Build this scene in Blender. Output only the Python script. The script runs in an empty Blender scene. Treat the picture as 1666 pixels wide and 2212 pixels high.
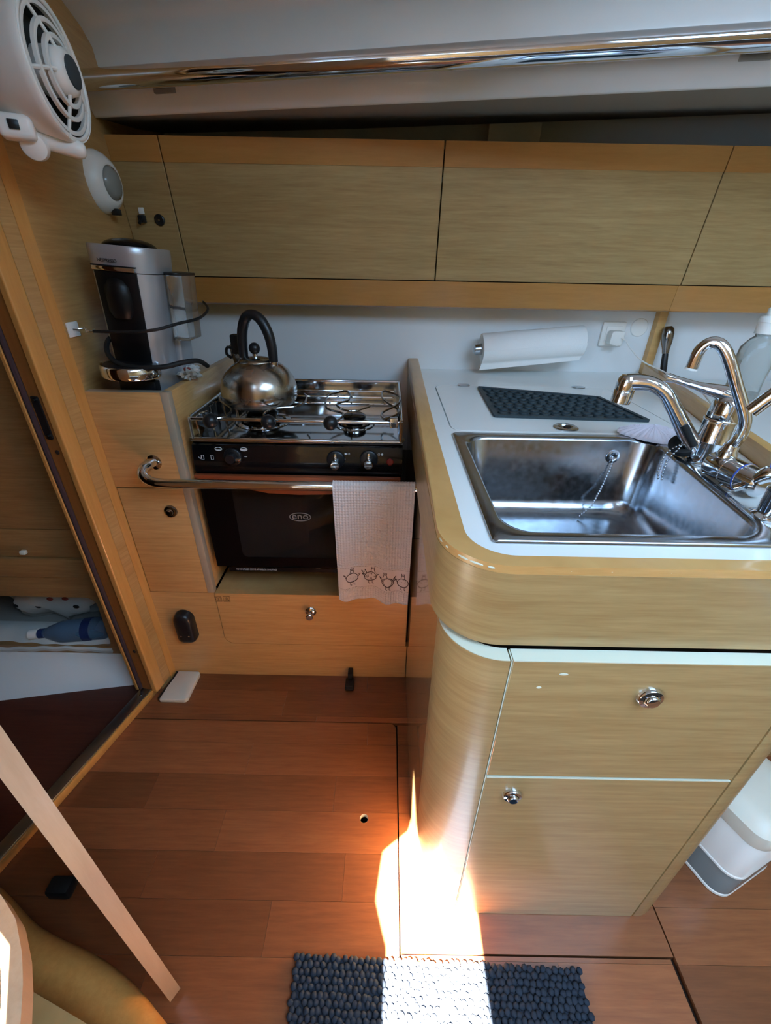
import bpy, bmesh, math, random
from mathutils import Vector, Matrix
from mathutils.geometry import tessellate_polygon
random.seed(7)
sc = bpy.context.scene
col = sc.collection
PI = math.pi

# ------------------------------------------------------------------ camera
PITCH, ROLL, FPX, CAMZ = 0.5162, 0.01806, 926.6, 1.2
cd = bpy.data.cameras.new('camera'); cam = bpy.data.objects.new('camera', cd); col.objects.link(cam)
cd.sensor_fit = 'HORIZONTAL'; cd.sensor_width = 36.0; cd.lens = FPX / 1666 * 36; cd.clip_start = 0.01
_f = Vector((0, math.cos(PITCH), -math.sin(PITCH))); _r = Vector((1, 0, 0)); _u = _r.cross(_f)
_c, _s = math.cos(ROLL), math.sin(ROLL)
_r2 = _c * _r + _s * _u; _u2 = -_s * _r + _c * _u
cam.matrix_world = Matrix(((_r2.x, _u2.x, -_f.x, 0), (_r2.y, _u2.y, -_f.y, 0), (_r2.z, _u2.z, -_f.z, CAMZ), (0, 0, 0, 1)))
sc.camera = cam
# ------------------------------------------------------------------ sky, sun, exposure
w = bpy.data.worlds.new('sky'); sc.world = w; w.use_nodes = True
bg = w.node_tree.nodes['Background']; bg.inputs[0].default_value = (0.44, 0.69, 1.0, 1); bg.inputs[1].default_value = 10.0
SUN = Vector((0.25, 0.45, -1.0))                      # direction the sunlight travels
sd = bpy.data.lights.new('sun', 'SUN'); sd.energy = 520.0; sd.angle = math.radians(0.5); sd.color = (1.0, 0.97, 0.90)
sun = bpy.data.objects.new('sun', sd); col.objects.link(sun)
sun.rotation_euler = SUN.to_track_quat('-Z', 'Y').to_euler(); sun.location = (-0.6, -1.2, 3.2)
def portal(name, loc, sx, sy, rot):
    ld = bpy.data.lights.new(name, 'AREA'); ld.shape = 'RECTANGLE'; ld.size = sx; ld.size_y = sy
    ld.cycles.is_portal = True
    o = bpy.data.objects.new(name, ld); col.objects.link(o); o.location = loc; o.rotation_euler = rot
portal('aft_window_portal', (-1.79, -1.475, 1.3), 1.2, 1.45, (0, math.radians(-90), 0))
portal('hatch_portal', (0.875, -0.40, 1.975), 1.05, 1.1, (0, 0, 0))
vs = sc.view_settings
vs.view_transform = 'Standard'; vs.look = 'None'; vs.gamma = 1.0; vs.use_curve_mapping = False; vs.exposure = 0.32
cy = sc.cycles
cy.use_denoising = True; cy.use_adaptive_sampling = True; cy.adaptive_threshold = 0.03; cy.max_bounces = 8; cy.diffuse_bounces = 5; cy.glossy_bounces = 4; cy.transmission_bounces = 6
cy.transparent_max_bounces = 8; cy.sample_clamp_indirect = 8.0; cy.caustics_reflective = False; cy.caustics_refractive = False

# ------------------------------------------------------------------ materials
def lin(h):
    if isinstance(h, (tuple, list)): r, g, b = [v / 255 for v in h]
    else: r, g, b = [int(h[i:i + 2], 16) / 255 for i in (0, 2, 4)]
    f = lambda c: c / 12.92 if c <= 0.04045 else ((c + 0.055) / 1.055) ** 2.4
    return (f(r), f(g), f(b), 1)
M = {}
def newmat(name):
    m = bpy.data.materials.new(name); m.use_nodes = True; M[name] = m
    return m, m.node_tree.nodes, m.node_tree.links, m.node_tree.nodes['Principled BSDF']
def plain(name, c, rough=0.5, metal=0.0, coat=0.0, spec=0.5, trans=0.0, ior=1.45, bump=0.0, bscale=200, var=0.0, vscale=30, rvar=0.0):
    m, N, L, b = newmat(name)
    b.inputs['Base Color'].default_value = lin(c); b.inputs['Roughness'].default_value = rough
    b.inputs['Metallic'].default_value = metal; b.inputs['Coat Weight'].default_value = coat
    b.inputs['Coat Roughness'].default_value = 0.1
    b.inputs['Specular IOR Level'].default_value = spec; b.inputs['Transmission Weight'].default_value = trans
    b.inputs['IOR'].default_value = ior
    if bump or var or rvar:
        g = N.new('ShaderNodeNewGeometry')
    if bump:
        n = N.new('ShaderNodeTexNoise'); n.inputs['Scale'].default_value = bscale; L.new(g.outputs['Position'], n.inputs['Vector'])
        bp = N.new('ShaderNodeBump'); bp.inputs['Strength'].default_value = bump; bp.inputs['Distance'].default_value = 0.002
        L.new(n.outputs['Fac'], bp.inputs['Height']); L.new(bp.outputs['Normal'], b.inputs['Normal'])
    if var or rvar:
        n = N.new('ShaderNodeTexNoise'); n.inputs['Scale'].default_value = vscale; n.inputs['Detail'].default_value = 4
        L.new(g.outputs['Position'], n.inputs['Vector'])
        if var:
            mx = N.new('ShaderNodeMix'); mx.data_type = 'RGBA'; c0 = lin(c)
            mx.inputs[6].default_value = tuple(v * (1 - var) for v in c0[:3]) + (1,); mx.inputs[7].default_value = tuple(min(1, v * (1 + var)) for v in c0[:3]) + (1,)
            L.new(n.outputs['Fac'], mx.inputs[0]); L.new(mx.outputs[2], b.inputs['Base Color'])
        if rvar:
            mr = N.new('ShaderNodeMapRange'); mr.inputs['From Min'].default_value = 0.3; mr.inputs['From Max'].default_value = 0.7
            mr.inputs['To Min'].default_value = max(0.02, rough - rvar); mr.inputs['To Max'].default_value = rough + rvar
            L.new(n.outputs['Fac'], mr.inputs['Value']); L.new(mr.outputs['Result'], b.inputs['Roughness'])
    return m
def wood(name, c_light, c_dark, grain='h', rough=0.34, coat=0.25, fine=150, wide=28, rnd=0.0, mixk=1.0, croug=0.12):
    """grain 'h': lines run horizontally; 'v': vertically; 'x': along X on a floor."""
    m, N, L, b = newmat(name)
    g = N.new('ShaderNodeNewGeometry')
    def noise(across, along, det, rg=0.6):
        mp = N.new('ShaderNodeMapping')
        s = {'h': (along, along, across), 'v': (across, across, along), 'x': (along, across, across), 'y': (across, along, across)}[grain]
        mp.inputs['Scale'].default_value = s; L.new(g.outputs['Position'], mp.inputs['Vector'])
        n = N.new('ShaderNodeTexNoise'); n.inputs['Scale'].default_value = 1; n.inputs['Detail'].default_value = det
        n.inputs['Roughness'].default_value = rg; n.inputs['Distortion'].default_value = 0.25
        src = mp.outputs['Vector']
        if rnd:
            oi = N.new('ShaderNodeObjectInfo'); ml = N.new('ShaderNodeMath'); ml.operation = 'MULTIPLY'; ml.inputs[1].default_value = 57
            L.new(oi.outputs['Random'], ml.inputs[0])
            cb = N.new('ShaderNodeCombineXYZ'); L.new(ml.outputs[0], cb.inputs[0]); L.new(ml.outputs[0], cb.inputs[1])
            ad = N.new('ShaderNodeVectorMath'); ad.operation = 'ADD'; L.new(src, ad.inputs[0]); L.new(cb.outputs[0], ad.inputs[1]); src = ad.outputs[0]
        L.new(src, n.inputs['Vector'])
        return n
    n1 = noise(wide, 1.4, 5); n2 = noise(fine, 9.0, 3, 0.7)
    a = N.new('ShaderNodeMath'); a.operation = 'MULTIPLY_ADD'; a.inputs[1].default_value = 0.34
    h = N.new('ShaderNodeMath'); h.operation = 'MULTIPLY'; h.inputs[1].default_value = 0.66
    L.new(n2.outputs['Fac'], h.inputs[0]); L.new(n1.outputs['Fac'], a.inputs[0]); L.new(h.outputs[0], a.inputs[2])
    r = N.new('ShaderNodeValToRGB'); r.color_ramp.elements[0].position = 0.5 - 0.16 / mixk; r.color_ramp.elements[1].position = 0.5 + 0.14 / mixk
    r.color_ramp.elements[0].color = lin(c_dark); r.color_ramp.elements[1].color = lin(c_light)
    L.new(a.outputs[0], r.inputs['Fac'])
    out = r.outputs['Color']
    if rnd:
        oi = N.new('ShaderNodeObjectInfo'); mr = N.new('ShaderNodeMapRange'); mr.inputs['To Min'].default_value = 1 - rnd; mr.inputs['To Max'].default_value = 1 + rnd
        L.new(oi.outputs['Random'], mr.inputs['Value'])
        hs = N.new('ShaderNodeHueSaturation'); L.new(out, hs.inputs['Color']); L.new(mr.outputs['Result'], hs.inputs['Value']); out = hs.outputs['Color']
    L.new(out, b.inputs['Base Color'])
    b.inputs['Roughness'].default_value = rough; b.inputs['Coat Weight'].default_value = coat; b.inputs['Coat Roughness'].default_value = croug
    bp = N.new('ShaderNodeBump'); bp.inputs['Strength'].default_value = 0.06; bp.inputs['Distance'].default_value = 0.001
    L.new(a.outputs[0], bp.inputs['Height']); L.new(bp.outputs['Normal'], b.inputs['Normal'])
    return m
wood('oak', 'B09464', '99794C', 'h')
wood('oak_gloss', 'B08C60', '966F46', 'h', rough=0.2, coat=0.7, croug=0.05)
wood('oak_left', 'CFA36A', 'B88C54', 'h')
wood('oak_cabin_shaded', '9C784C', '846039', 'h')  # oak darkened to imitate the dim light inside the aft cabin
wood('oak_wall', 'BE9660', 'A67E4A', 'h')
wood('oak_solid', 'B98446', 'A87438', 'h', fine=90, wide=18, mixk=0.7)
wood('oak_fiddle', 'D2A568', 'BC8C50', 'h', fine=90, wide=20, mixk=0.8)
wood('oak_post', 'D09A56', 'BC8442', 'v', fine=90, wide=18, mixk=0.7)
wood('oak_door_edge', 'C9AA8C', 'B89878', 'v', fine=110, wide=25, mixk=0.6)
wood('jamb', '8E5E30', '7C5026', 'v', mixk=0.6)
wood('mahogany', '945B37', '764429', 'x', rough=0.28, coat=0.3, fine=120, wide=22, rnd=0.28, croug=0.16, mixk=0.75)
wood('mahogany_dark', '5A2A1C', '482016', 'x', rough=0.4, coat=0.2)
wood('teak_trim', '9A5230', '7A3C22', 'h', mixk=0.6)
plain('pale_edge', 'D9DCC8', 0.5)
plain('grey_edge', 'A59A86', 0.5)
plain('gelcoat', 'E4E4E2', 0.35, coat=0.2, var=0.03, vscale=3)
plain('gelcoat_grey', 'E6E5E2', 0.35, coat=0.2)
plain('laminate', 'EDEFEC', 0.3, coat=0.3, bump=0.03, bscale=600)
plain('white_wall', 'E0E2E2', 0.45, bump=0.02, bscale=500)
plain('white_plastic', 'E9E6DF', 0.35)
plain('ivory_plastic', 'D8D2C2', 0.4, var=0.05)
plain('underside_shade', '8C847A', 0.9)  # darker than the moulding: shade from weak bounce light put into the colour
plain('fan_dark', '3C3B38', 0.7)
plain('grey_liner', '8C8A84', 0.7)
plain('hull_lining', 'E4E4E0', 0.6)
plain('chrome', 'DADCE0', 0.07, metal=1)
plain('dark_chrome', '8E8A88', 0.14, metal=1)
plain('steel', 'C4C6CA', 0.2, metal=1, rvar=0.1, vscale=60)
plain('sink_steel', 'A6ABB2', 0.2, metal=1, rvar=0.05, vscale=70)
plain('kettle_steel', 'B9B4AC', 0.24, metal=1, rvar=0.1, vscale=25, var=0.15)
plain('tray_steel', 'C6C8CC', 0.07, metal=1)
plain('aluminium', 'B0B2B4', 0.3, metal=1)
plain('silver_paint', 'B6B9BE', 0.35, metal=0.6)
plain('black_plastic', '16171A', 0.35)
plain('black_gloss', '070708', 0.2, spec=0.18)
plain('black_satin', '0A0A0C', 0.4, spec=0.3)
plain('black_enamel', '0D0D0F', 0.15, coat=0.4)
plain('black_rubber', '121213', 0.65)
plain('dark_gap', '0E0C0A', 0.9)
plain('brown_gap', '2A1C12', 0.9)
plain('seal', '35262C', 0.6)
plain('mat_green', '2C3A40', 0.55, bump=0.1, bscale=300)
plain('paper', 'F2F1EE', 0.9, bump=0.25, bscale=350)
plain('towel_pink', 'DCD0CA', 0.95)
plain('towel_brown', '4A3430', 0.95)
plain('wool', '29313E', 0.95, var=0.35, vscale=70)
plain('crochet', 'E8E2EC', 0.9)
plain('print_white', 'D8D8D8', 0.5)
plain('print_black', '17181A', 0.5)
plain('print_grey', '7A7A78', 0.4)
plain('sticker', 'B98E55', 0.6)
plain('red_lens', '7A1E1A', 0.25)
plain('blue_mark', '3858B8', 0.3)
plain('orange_print', 'D8743A', 0.5)
plain('green_print', '6FA04A', 0.5)
plain('teal_print', '1E8A92', 0.5)
plain('navy_print', '1C2C58', 0.5)
plain('fabric_white', 'BFC0BC', 0.9, bump=0.2, bscale=120)
plain('fabric_navy', '2A3246', 0.9)
plain('hair_red', '8A3A34', 0.8)
plain('brown_pouch', '5A4028', 0.7)
plain('step_white', 'B4B2AC', 0.6)
plain('oven_dark', '3A362E', 0.6)
plain('clear_lens', 'D8D6CE', 0.12, trans=0.6)
plain('clear_plastic', 'F4F6F6', 0.06, trans=0.93, ior=1.25)
plain('smoke_plastic', 'B4BABA', 0.12, trans=0.55, ior=1.2)
plain('blue_bottle', '9CC0E6', 0.08, trans=0.75, ior=1.2)
plain('soap', 'DDE0DC', 0.06, trans=0.72, ior=1.25)
plain('oven_glass', '3A3A38', 0.05, trans=0.7, ior=1.3, spec=0.3)

# ------------------------------------------------------------------ mesh builder
class MB:
    def __init__(s): s.bm = bmesh.new()
    def _merge(s, b, X=None):
        if X is not None: bmesh.ops.transform(b, matrix=X, verts=b.verts)
        me = bpy.data.meshes.new('tmp'); b.to_mesh(me); b.free(); s.bm.from_mesh(me); bpy.data.meshes.remove(me); return s
    def box(s, x0, x1, y0, y1, z0, z1, bev=0.0, seg=2, X=None):
        b = bmesh.new(); bmesh.ops.create_cube(b, size=1)
        bmesh.ops.transform(b, matrix=Matrix.Translation(((x0 + x1) / 2, (y0 + y1) / 2, (z0 + z1) / 2)) @ Matrix.Diagonal((abs(x1 - x0), abs(y1 - y0), abs(z1 - z0), 1)), verts=b.verts)
        if bev: bmesh.ops.bevel(b, geom=list(b.edges), offset=bev, segments=seg, profile=0.5, affect='EDGES', clamp_overlap=True)
        return s._merge(b, X)
    def prism(s, pts, lo, hi, plane='xy', bev=0.0, seg=2, X=None, holes=()):
        mp = {'xy': lambda a, c, h: (a, c, h), 'xz': lambda a, c, h: (a, h, c), 'yz': lambda a, c, h: (h, a, c)}[plane]
        b = bmesh.new()
        if holes:
            loops = [list(pts)] + [list(h) for h in holes]
            tri = tessellate_polygon([[Vector((p[0], p[1], 0)) for p in l] for l in loops])
            flat = [p for l in loops for p in l]
            va = [b.verts.new(mp(p[0], p[1], lo)) for p in flat]; vb = [b.verts.new(mp(p[0], p[1], hi)) for p in flat]
            for t in tri:
                try:
                    b.faces.new([va[i] for i in t]); b.faces.new([vb[i] for i in reversed(t)])
                except ValueError: pass
            k = 0
            for l in loops:
                n = len(l)
                for i in range(n):
                    b.faces.new((va[k + i], va[k + (i + 1) % n], vb[k + (i + 1) % n], vb[k + i]))
                k += n
        else:
            va = [b.verts.new(mp(p[0], p[1], lo)) for p in pts]; vb = [b.verts.new(mp(p[0], p[1], hi)) for p in pts]
            n = len(pts); fa = b.faces.new(va); fb = b.faces.new(list(reversed(vb)))
            for i in range(n): b.faces.new((va[i], va[(i + 1) % n], vb[(i + 1) % n], vb[i]))
            if bev:
                ed = set(fa.edges) | set(fb.edges)
                bmesh.ops.bevel(b, geom=list(ed), offset=bev, segments=seg, profile=0.5, affect='EDGES', clamp_overlap=True)
        bmesh.ops.recalc_face_normals(b, faces=b.faces)
        return s._merge(b, X)
    def tube(s, path, r, seg=12, closed=False, cap=True, X=None, smooth=0):
        P = [Vector(p) for p in path]
        R = list(r) if isinstance(r, (list, tuple)) else [r] * len(P)
        if smooth:
            Q, S = [], []; n = len(P)
            for i in range(n - 1):
                p0, p1, p2, p3 = P[max(i - 1, 0)], P[i], P[i + 1], P[min(i + 2, n - 1)]
                for k in range(smooth):
                    t = k / smooth
                    Q.append(0.5 * ((2 * p1) + (-p0 + p2) * t + (2 * p0 - 5 * p1 + 4 * p2 - p3) * t * t + (-p0 + 3 * p1 - 3 * p2 + p3) * t ** 3)); S.append(R[i] * (1 - t) + R[i + 1] * t)
            Q.append(P[-1]); S.append(R[-1]); P, R = Q, S
        b = bmesh.new(); n = len(P); rings = []; up = None
        for i in range(n):
            if closed: t = (P[(i + 1) % n] - P[i - 1]).normalized()
            else: t = (P[min(i + 1, n - 1)] - P[max(i - 1, 0)]).normalized()
            if up is None: up = t.orthogonal().normalized()
            up = (up - t * up.dot(t));
            if up.length < 1e-6: up = t.orthogonal()
            up.normalize(); sd_ = t.cross(up)
            rings.append([b.verts.new(P[i] + R[i] * (math.cos(2 * PI * k / seg) * up + math.sin(2 * PI * k / seg) * sd_)) for k in range(seg)])
        for i in range(n if closed else n - 1):
            A, B = rings[i], rings[(i + 1) % n]
            for k in range(seg): b.faces.new((A[k], A[(k + 1) % seg], B[(k + 1) % seg], B[k]))
        if cap and not closed:
            b.faces.new(list(reversed(rings[0]))); b.faces.new(rings[-1])
        return s._merge(b, X)
    def lathe(s, prof, c=(0, 0, 0), axis=(0, 0, 1), seg=32, X=None, cap=True):
        b = bmesh.new(); rings = []
        for r, z in prof:
            if r < 1e-6: rings.append([b.verts.new((0, 0, z))])
            else: rings.append([b.verts.new((r * math.cos(2 * PI * k / seg), r * math.sin(2 * PI * k / seg), z)) for k in range(seg)])
        for A, B in zip(rings, rings[1:]):
            if len(A) == 1 and len(B) == 1: continue
            for k in range(seg):
                j = (k + 1) % seg
                if len(A) == 1: b.faces.new((A[0], B[j], B[k]))
                elif len(B) == 1: b.faces.new((A[k], A[j], B[0]))
                else: b.faces.new((A[k], A[j], B[j], B[k]))
        for rg, fl in ((rings[0], 1), (rings[-1], 0)):
            if cap and len(rg) > 1:
                try: b.faces.new(list(reversed(rg)) if fl else rg)
                except ValueError: pass
        bmesh.ops.recalc_face_normals(b, faces=b.faces)
        q = Vector((0, 0, 1)).rotation_difference(Vector(axis).normalized()).to_matrix().to_4x4()
        bmesh.ops.transform(b, matrix=Matrix.Translation(c) @ q, verts=b.verts)
        return s._merge(b, X)
    def sphere(s, c, r, seg=16, rings=10, X=None):
        b = bmesh.new(); bmesh.ops.create_uvsphere(b, u_segments=seg, v_segments=rings, radius=1)
        rr = r if isinstance(r, (tuple, list)) else (r, r, r)
        bmesh.ops.transform(b, matrix=Matrix.Translation(c) @ Matrix.Diagonal((*rr, 1)), verts=b.verts)
        return s._merge(b, X)
    def loft(s, rings, cap0=False, cap1=False, closed=True, X=None):
        b = bmesh.new(); V = [[b.verts.new(p) for p in r] for r in rings]; n = len(V[0])
        for A, B in zip(V, V[1:]):
            for k in range(n if closed else n - 1): b.faces.new((A[k], A[(k + 1) % n], B[(k + 1) % n], B[k]))
        if cap0: b.faces.new(list(reversed(V[0])))
        if cap1: b.faces.new(V[-1])
        bmesh.ops.recalc_face_normals(b, faces=b.faces)
        return s._merge(b, X)
    def grid(s, fn, nu, nv, thick=None, X=None):
        b = bmesh.new(); V = [[b.verts.new(fn(i / nu, j / nv)) for j in range(nv + 1)] for i in range(nu + 1)]
        for i in range(nu):
            for j in range(nv): b.faces.new((V[i][j], V[i + 1][j], V[i + 1][j + 1], V[i][j + 1]))
        if thick:
            d = Vector(thick); W = [[b.verts.new(V[i][j].co + d) for j in range(nv + 1)] for i in range(nu + 1)]
            for i in range(nu):
                for j in range(nv): b.faces.new((W[i][j], W[i][j + 1], W[i + 1][j + 1], W[i + 1][j]))
            for i in range(nu):
                b.faces.new((V[i][0], W[i][0], W[i + 1][0], V[i + 1][0])); b.faces.new((V[i][nv], V[i + 1][nv], W[i + 1][nv], W[i][nv]))
            for j in range(nv):
                b.faces.new((V[0][j], V[0][j + 1], W[0][j + 1], W[0][j])); b.faces.new((V[nu][j], W[nu][j], W[nu][j + 1], V[nu][j + 1]))
        return s._merge(b, X)
    def text(s, body, size, X, ext=0.0003, space=1.0, shear=0.0, sx=1.0):
        cu = bpy.data.curves.new('t', 'FONT'); cu.body = body; cu.size = size; cu.extrude = ext
        cu.align_x = 'CENTER'; cu.align_y = 'CENTER'; cu.space_character = space; cu.shear = shear; cu.resolution_u = 3
        o = bpy.data.objects.new('t', cu); col.objects.link(o)
        dg = bpy.context.evaluated_depsgraph_get(); me = bpy.data.meshes.new_from_object(o.evaluated_get(dg))
        b = bmesh.new(); b.from_mesh(me); bpy.data.meshes.remove(me); bpy.data.objects.remove(o); bpy.data.curves.remove(cu)
        return s._merge(b, X @ Matrix.Diagonal((sx, 1, 1, 1)))
    def xform(s, X): bmesh.ops.transform(s.bm, matrix=X, verts=s.bm.verts); return s

def FRONT(x, y, z):   # text frame on a face looking towards -Y
    return Matrix(((1, 0, 0, x), (0, 0, -1, y), (0, 1, 0, z), (0, 0, 0, 1)))
def TOP(x, y, z): return Matrix.Translation((x, y, z))
def rpoly(pts, r, seg=6):
    """polygon with rounded corners; r one radius or a list"""
    out = []; n = len(pts)
    for i in range(n):
        rr = r[i] if isinstance(r, (list, tuple)) else r
        p = Vector(pts[i]); a = Vector(pts[i - 1]) - p; b = Vector(pts[(i + 1) % n]) - p
        if rr <= 0: out.append((p.x, p.y)); continue
        an = a.angle(b); d = min(rr / math.tan(an / 2), a.length * 0.49, b.length * 0.49); rr2 = d * math.tan(an / 2)
        a.normalize(); b.normalize(); c = p + (a + b).normalized() * (rr2 / math.sin(an / 2))
        s0 = p + a * d - c; s1 = p + b * d - c
        a0 = math.atan2(s0.y, s0.x); a1 = math.atan2(s1.y, s1.x); da = (a1 - a0 + PI) % (2 * PI) - PI
        for k in range(seg + 1):
            t = a0 + da * k / seg; out.append((c.x + rr2 * math.cos(t), c.y + rr2 * math.sin(t)))
    return out
def rect(x0, x1, y0, y1): return [(x0, y0), (x1, y0), (x1, y1), (x0, y1)]
def circ(cx, cy, r, n=24, ry=None): return [(cx + r * math.cos(2 * PI * k / n), cy + (ry or r) * math.sin(2 * PI * k / n)) for k in range(n)]

OFF = {}
def link_mesh(name, mb, mat, off, ang=40):
    me = bpy.data.meshes.new(name); bm = mb.bm
    if off is not None: bmesh.ops.translate(bm, vec=-Vector(off), verts=bm.verts)
    bm.to_mesh(me); bm.free()
    for p in me.polygons: p.use_smooth = True
    me.set_sharp_from_angle(angle=math.radians(ang))
    me.materials.append(M[mat])
    o = bpy.data.objects.new(name, me); col.objects.link(o)
    return o
def tag(o, label, cat, group=None, kind=None):
    o['label'] = label; o['category'] = cat
    if group: o['group'] = group
    if kind: o['kind'] = kind
def thing(name, label, cat, loc, group=None, kind=None, rot=None):
    o = bpy.data.objects.new(name, None); col.objects.link(o); o.location = loc; o.empty_display_size = 0.05
    if rot: o.rotation_euler = rot
    OFF[o.name] = Vector(loc) if not rot else None      # rotated things are built in local coordinates
    tag(o, label, cat, group, kind); return o
def part(parent, name, mb, mat, label=None, ang=40, kind=None):
    off = OFF[parent.name]
    o = link_mesh(name, mb, mat, off, ang); o.parent = parent
    OFF[o.name] = off
    if label: o['label'] = label
    if kind: o['kind'] = kind
    return o
def solo(name, mb, mat, label, cat, loc, group=None, kind=None, ang=40):
    o = link_mesh(name, mb, mat, loc, ang); o.location = loc; OFF[o.name] = Vector(loc); tag(o, label, cat, group, kind); return o
def knob(parent, c, axis=(0, -1, 0), r=0.016, mat='chrome', label='round metal push button latch'):
    k = part(parent, 'push_button', MB().lathe([(r * 1.05, 0), (r * 1.05, 0.003), (r * 0.95, 0.006), (r * 0.68, 0.007), (r * 0.66, 0.003)], c, axis, 24), mat, label)
    part_of(k, 'button_cap', MB().lathe([(r * 0.6, 0.002), (r * 0.6, 0.009), (r * 0.5, 0.0115), (0, 0.0125)], c, axis, 20), mat)
    return k
part_of = part

# ================================================================== STRUCTURE
TH = math.atan(0.27)
WP = Vector((-0.696, 0.99, 0)); WD = Vector((-math.sin(TH), -math.cos(TH), 0)); WN = Vector((math.cos(TH), -math.sin(TH), 0))
def W(s, n=0.0, z=0.0):
    p = WP + WD * s + WN * n; return (p.x, p.y, z)
def W2(s, n=0.0): return W(s, n)[:2]

# ---- floor: dark base with every stave laid on it
floor = solo('floor', MB().box(-1.75, 1.65, -2.35, 1.9, -0.05, -0.014), 'brown_gap', 'reddish brown varnished floor of wide wooden staves', 'floor', (0, 0, -0.05), kind='structure')
def sill_x(y): return -0.7105 - 0.27 * (0.99 - y)
rows = [0.835 - 0.0885 * k for k in range(-2, 14)]
ends = {0: [-0.31], 1: [-0.05], 2: [-0.041, ], 3: [-0.37], 4: [-0.04, -0.62], 5: [-0.39], 6: [-0.15], 7: [-0.232], 8: [-0.05, -0.5]}
HOLE = (-0.040, 0.556, 0.0105)
def plank(x0, x1, y0, y1, mat='mahogany', slant=False, hole=None, corner=None):
    g = 0.00025
    pts = [(x0 + g, y0 + g), (x1 - g, y0 + g), (x1 - g, y1 - g), (x0 + g, y1 - g)]
    if slant: pts[0] = (sill_x(y0), y0 + g); pts[3] = (sill_x(y1), y1 - g)
    if corner: pts = rpoly(pts, [0, 0, corner, 0])
    mb = MB()
    if hole: mb.prism(pts, -0.0139, 0, 'xy', holes=[circ(*hole, 20)])
    else: mb.prism(pts, -0.0139, 0, 'xy')
    return part(floor, 'plank', mb, mat)
def lay(x0, x1, y0, y1, cuts, slant=False, round_corner=False):
    for i in range(len(rows) - 1):
        a, b = max(rows[i + 1], y0), min(rows[i], y1)
        if b - a < 0.006: continue
        cs = sorted([c for c in cuts.get(i, []) if x0 + 0.03 < c < x1 - 0.03])
        xs = [x0] + cs + [x1]
        for k in range(len(xs) - 1):
            hl = HOLE if (xs[k] < HOLE[0] - 0.011 < HOLE[0] + 0.011 < xs[k + 1] and a < HOLE[1] < b) else None
            plank(xs[k], xs[k + 1], a, b, slant=slant and k == 0, hole=hl,
                  corner=0.02 if round_corner and k == len(xs) - 2 and abs(b - y1) < 1e-6 else None)
cutsA = {1: [-0.62], 2: [-0.041], 3: [-0.37], 4: [-0.60, -0.12], 5: [-0.39], 6: [-0.52, -0.08], 7: [-0.232], 8: [-0.45], 9: [-0.2], 10: [-0.4]}
lay(-1.1, 0.044, -0.6, 0.815, cutsA, slant=True, round_corner=True)                 # big hatch board
lay(-0.80, 0.10, 0.8175, 1.0, {0: [-0.05], 1: [-0.308], 2: [-0.2]}, slant=True)       # strip in front of the galley
lay(0.0470, 0.598, 0.3145, 0.81, {})                                                  # beside / below the sink unit
lay(0.0470, 0.590, -0.6, 0.3115, {7: [], 8: [0.36], 9: [0.2]})
lay(0.6005, 1.6, -0.6, 1.2, {4: [1.1], 5: [0.95], 6: [1.2], 7: [0.9], 8: [1.05], 9: [0.8]})
part(floor, 'finger_hole_lining', MB().lathe([(0.0104, -0.0138), (0.0104, -0.001), (0.0098, -0.001), (0.0098, -0.0138)], (HOLE[0], HOLE[1], 0)), 'ivory_plastic')
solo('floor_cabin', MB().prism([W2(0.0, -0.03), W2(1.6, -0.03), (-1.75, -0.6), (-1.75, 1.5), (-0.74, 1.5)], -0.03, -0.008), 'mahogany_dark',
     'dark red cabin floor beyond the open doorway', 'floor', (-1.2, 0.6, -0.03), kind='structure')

# ---- ceiling with holes shaped to cast the sun patches, and a hatch for sky light
ZC = 1.95
sh = SUN * ZC
beam = [(0.016, 0.02), (0.018, 0.22), (0.021, 0.319), (0.011, 0.347), (-0.003, 0.392), (0.003, 0.433), (0.011, 0.481), (0.073, 0.525), (0.1195, 0.6565), (0.1205, 0.56), (0.121, 0.497), (0.136, 0.428), (0.172, 0.392), (0.206, 0.377), (0.206, 0.2), (0.206, 0.02)]
beam = [(x - sh.x, y - sh.y) for x, y in beam]
opening2 = [(-0.93, -0.62), (-0.742, -0.62), (-0.748, -0.55), (-0.80, -0.475), (-0.872, -0.435), (-0.93, -0.425)]
ceil_o = solo('ceiling', MB().prism([(-1.75, -2.35), (1.65, -2.35), (1.65, 1.9), (-1.75, 1.9)], ZC, ZC + 0.012, holes=[beam, opening2, rect(0.35, 1.4, -0.95, 0.15)]), 'gelcoat',
     'white cabin roof over the galley', 'ceiling', (0, 0, ZC), kind='structure')
solo('added_sun_blocker', MB().box(-1.28, 0.0, -3.80, -2.46, 8.0, 8.01), 'fabric_navy', 'navy panel added out of view to keep direct sun out of the deck hatch', 'sun blocker', (-0.6, -3.1, 8.0), kind='structure')  # unseen panel, added only to stop direct sun through the hatch
solo('wall_back', MB().box(-1.78, 1.68, -2.38, -2.35, 0, 2.0), 'oak', 'oak bulkhead behind the viewer', 'wall', (0, -2.36, 0), kind='structure')
solo('wall_right', MB().box(1.65, 1.68, -2.35, 1.87, 0, 2.0), 'oak', 'oak bulkhead at the far right of the saloon', 'wall', (1.66, 0, 0), kind='structure')

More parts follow.
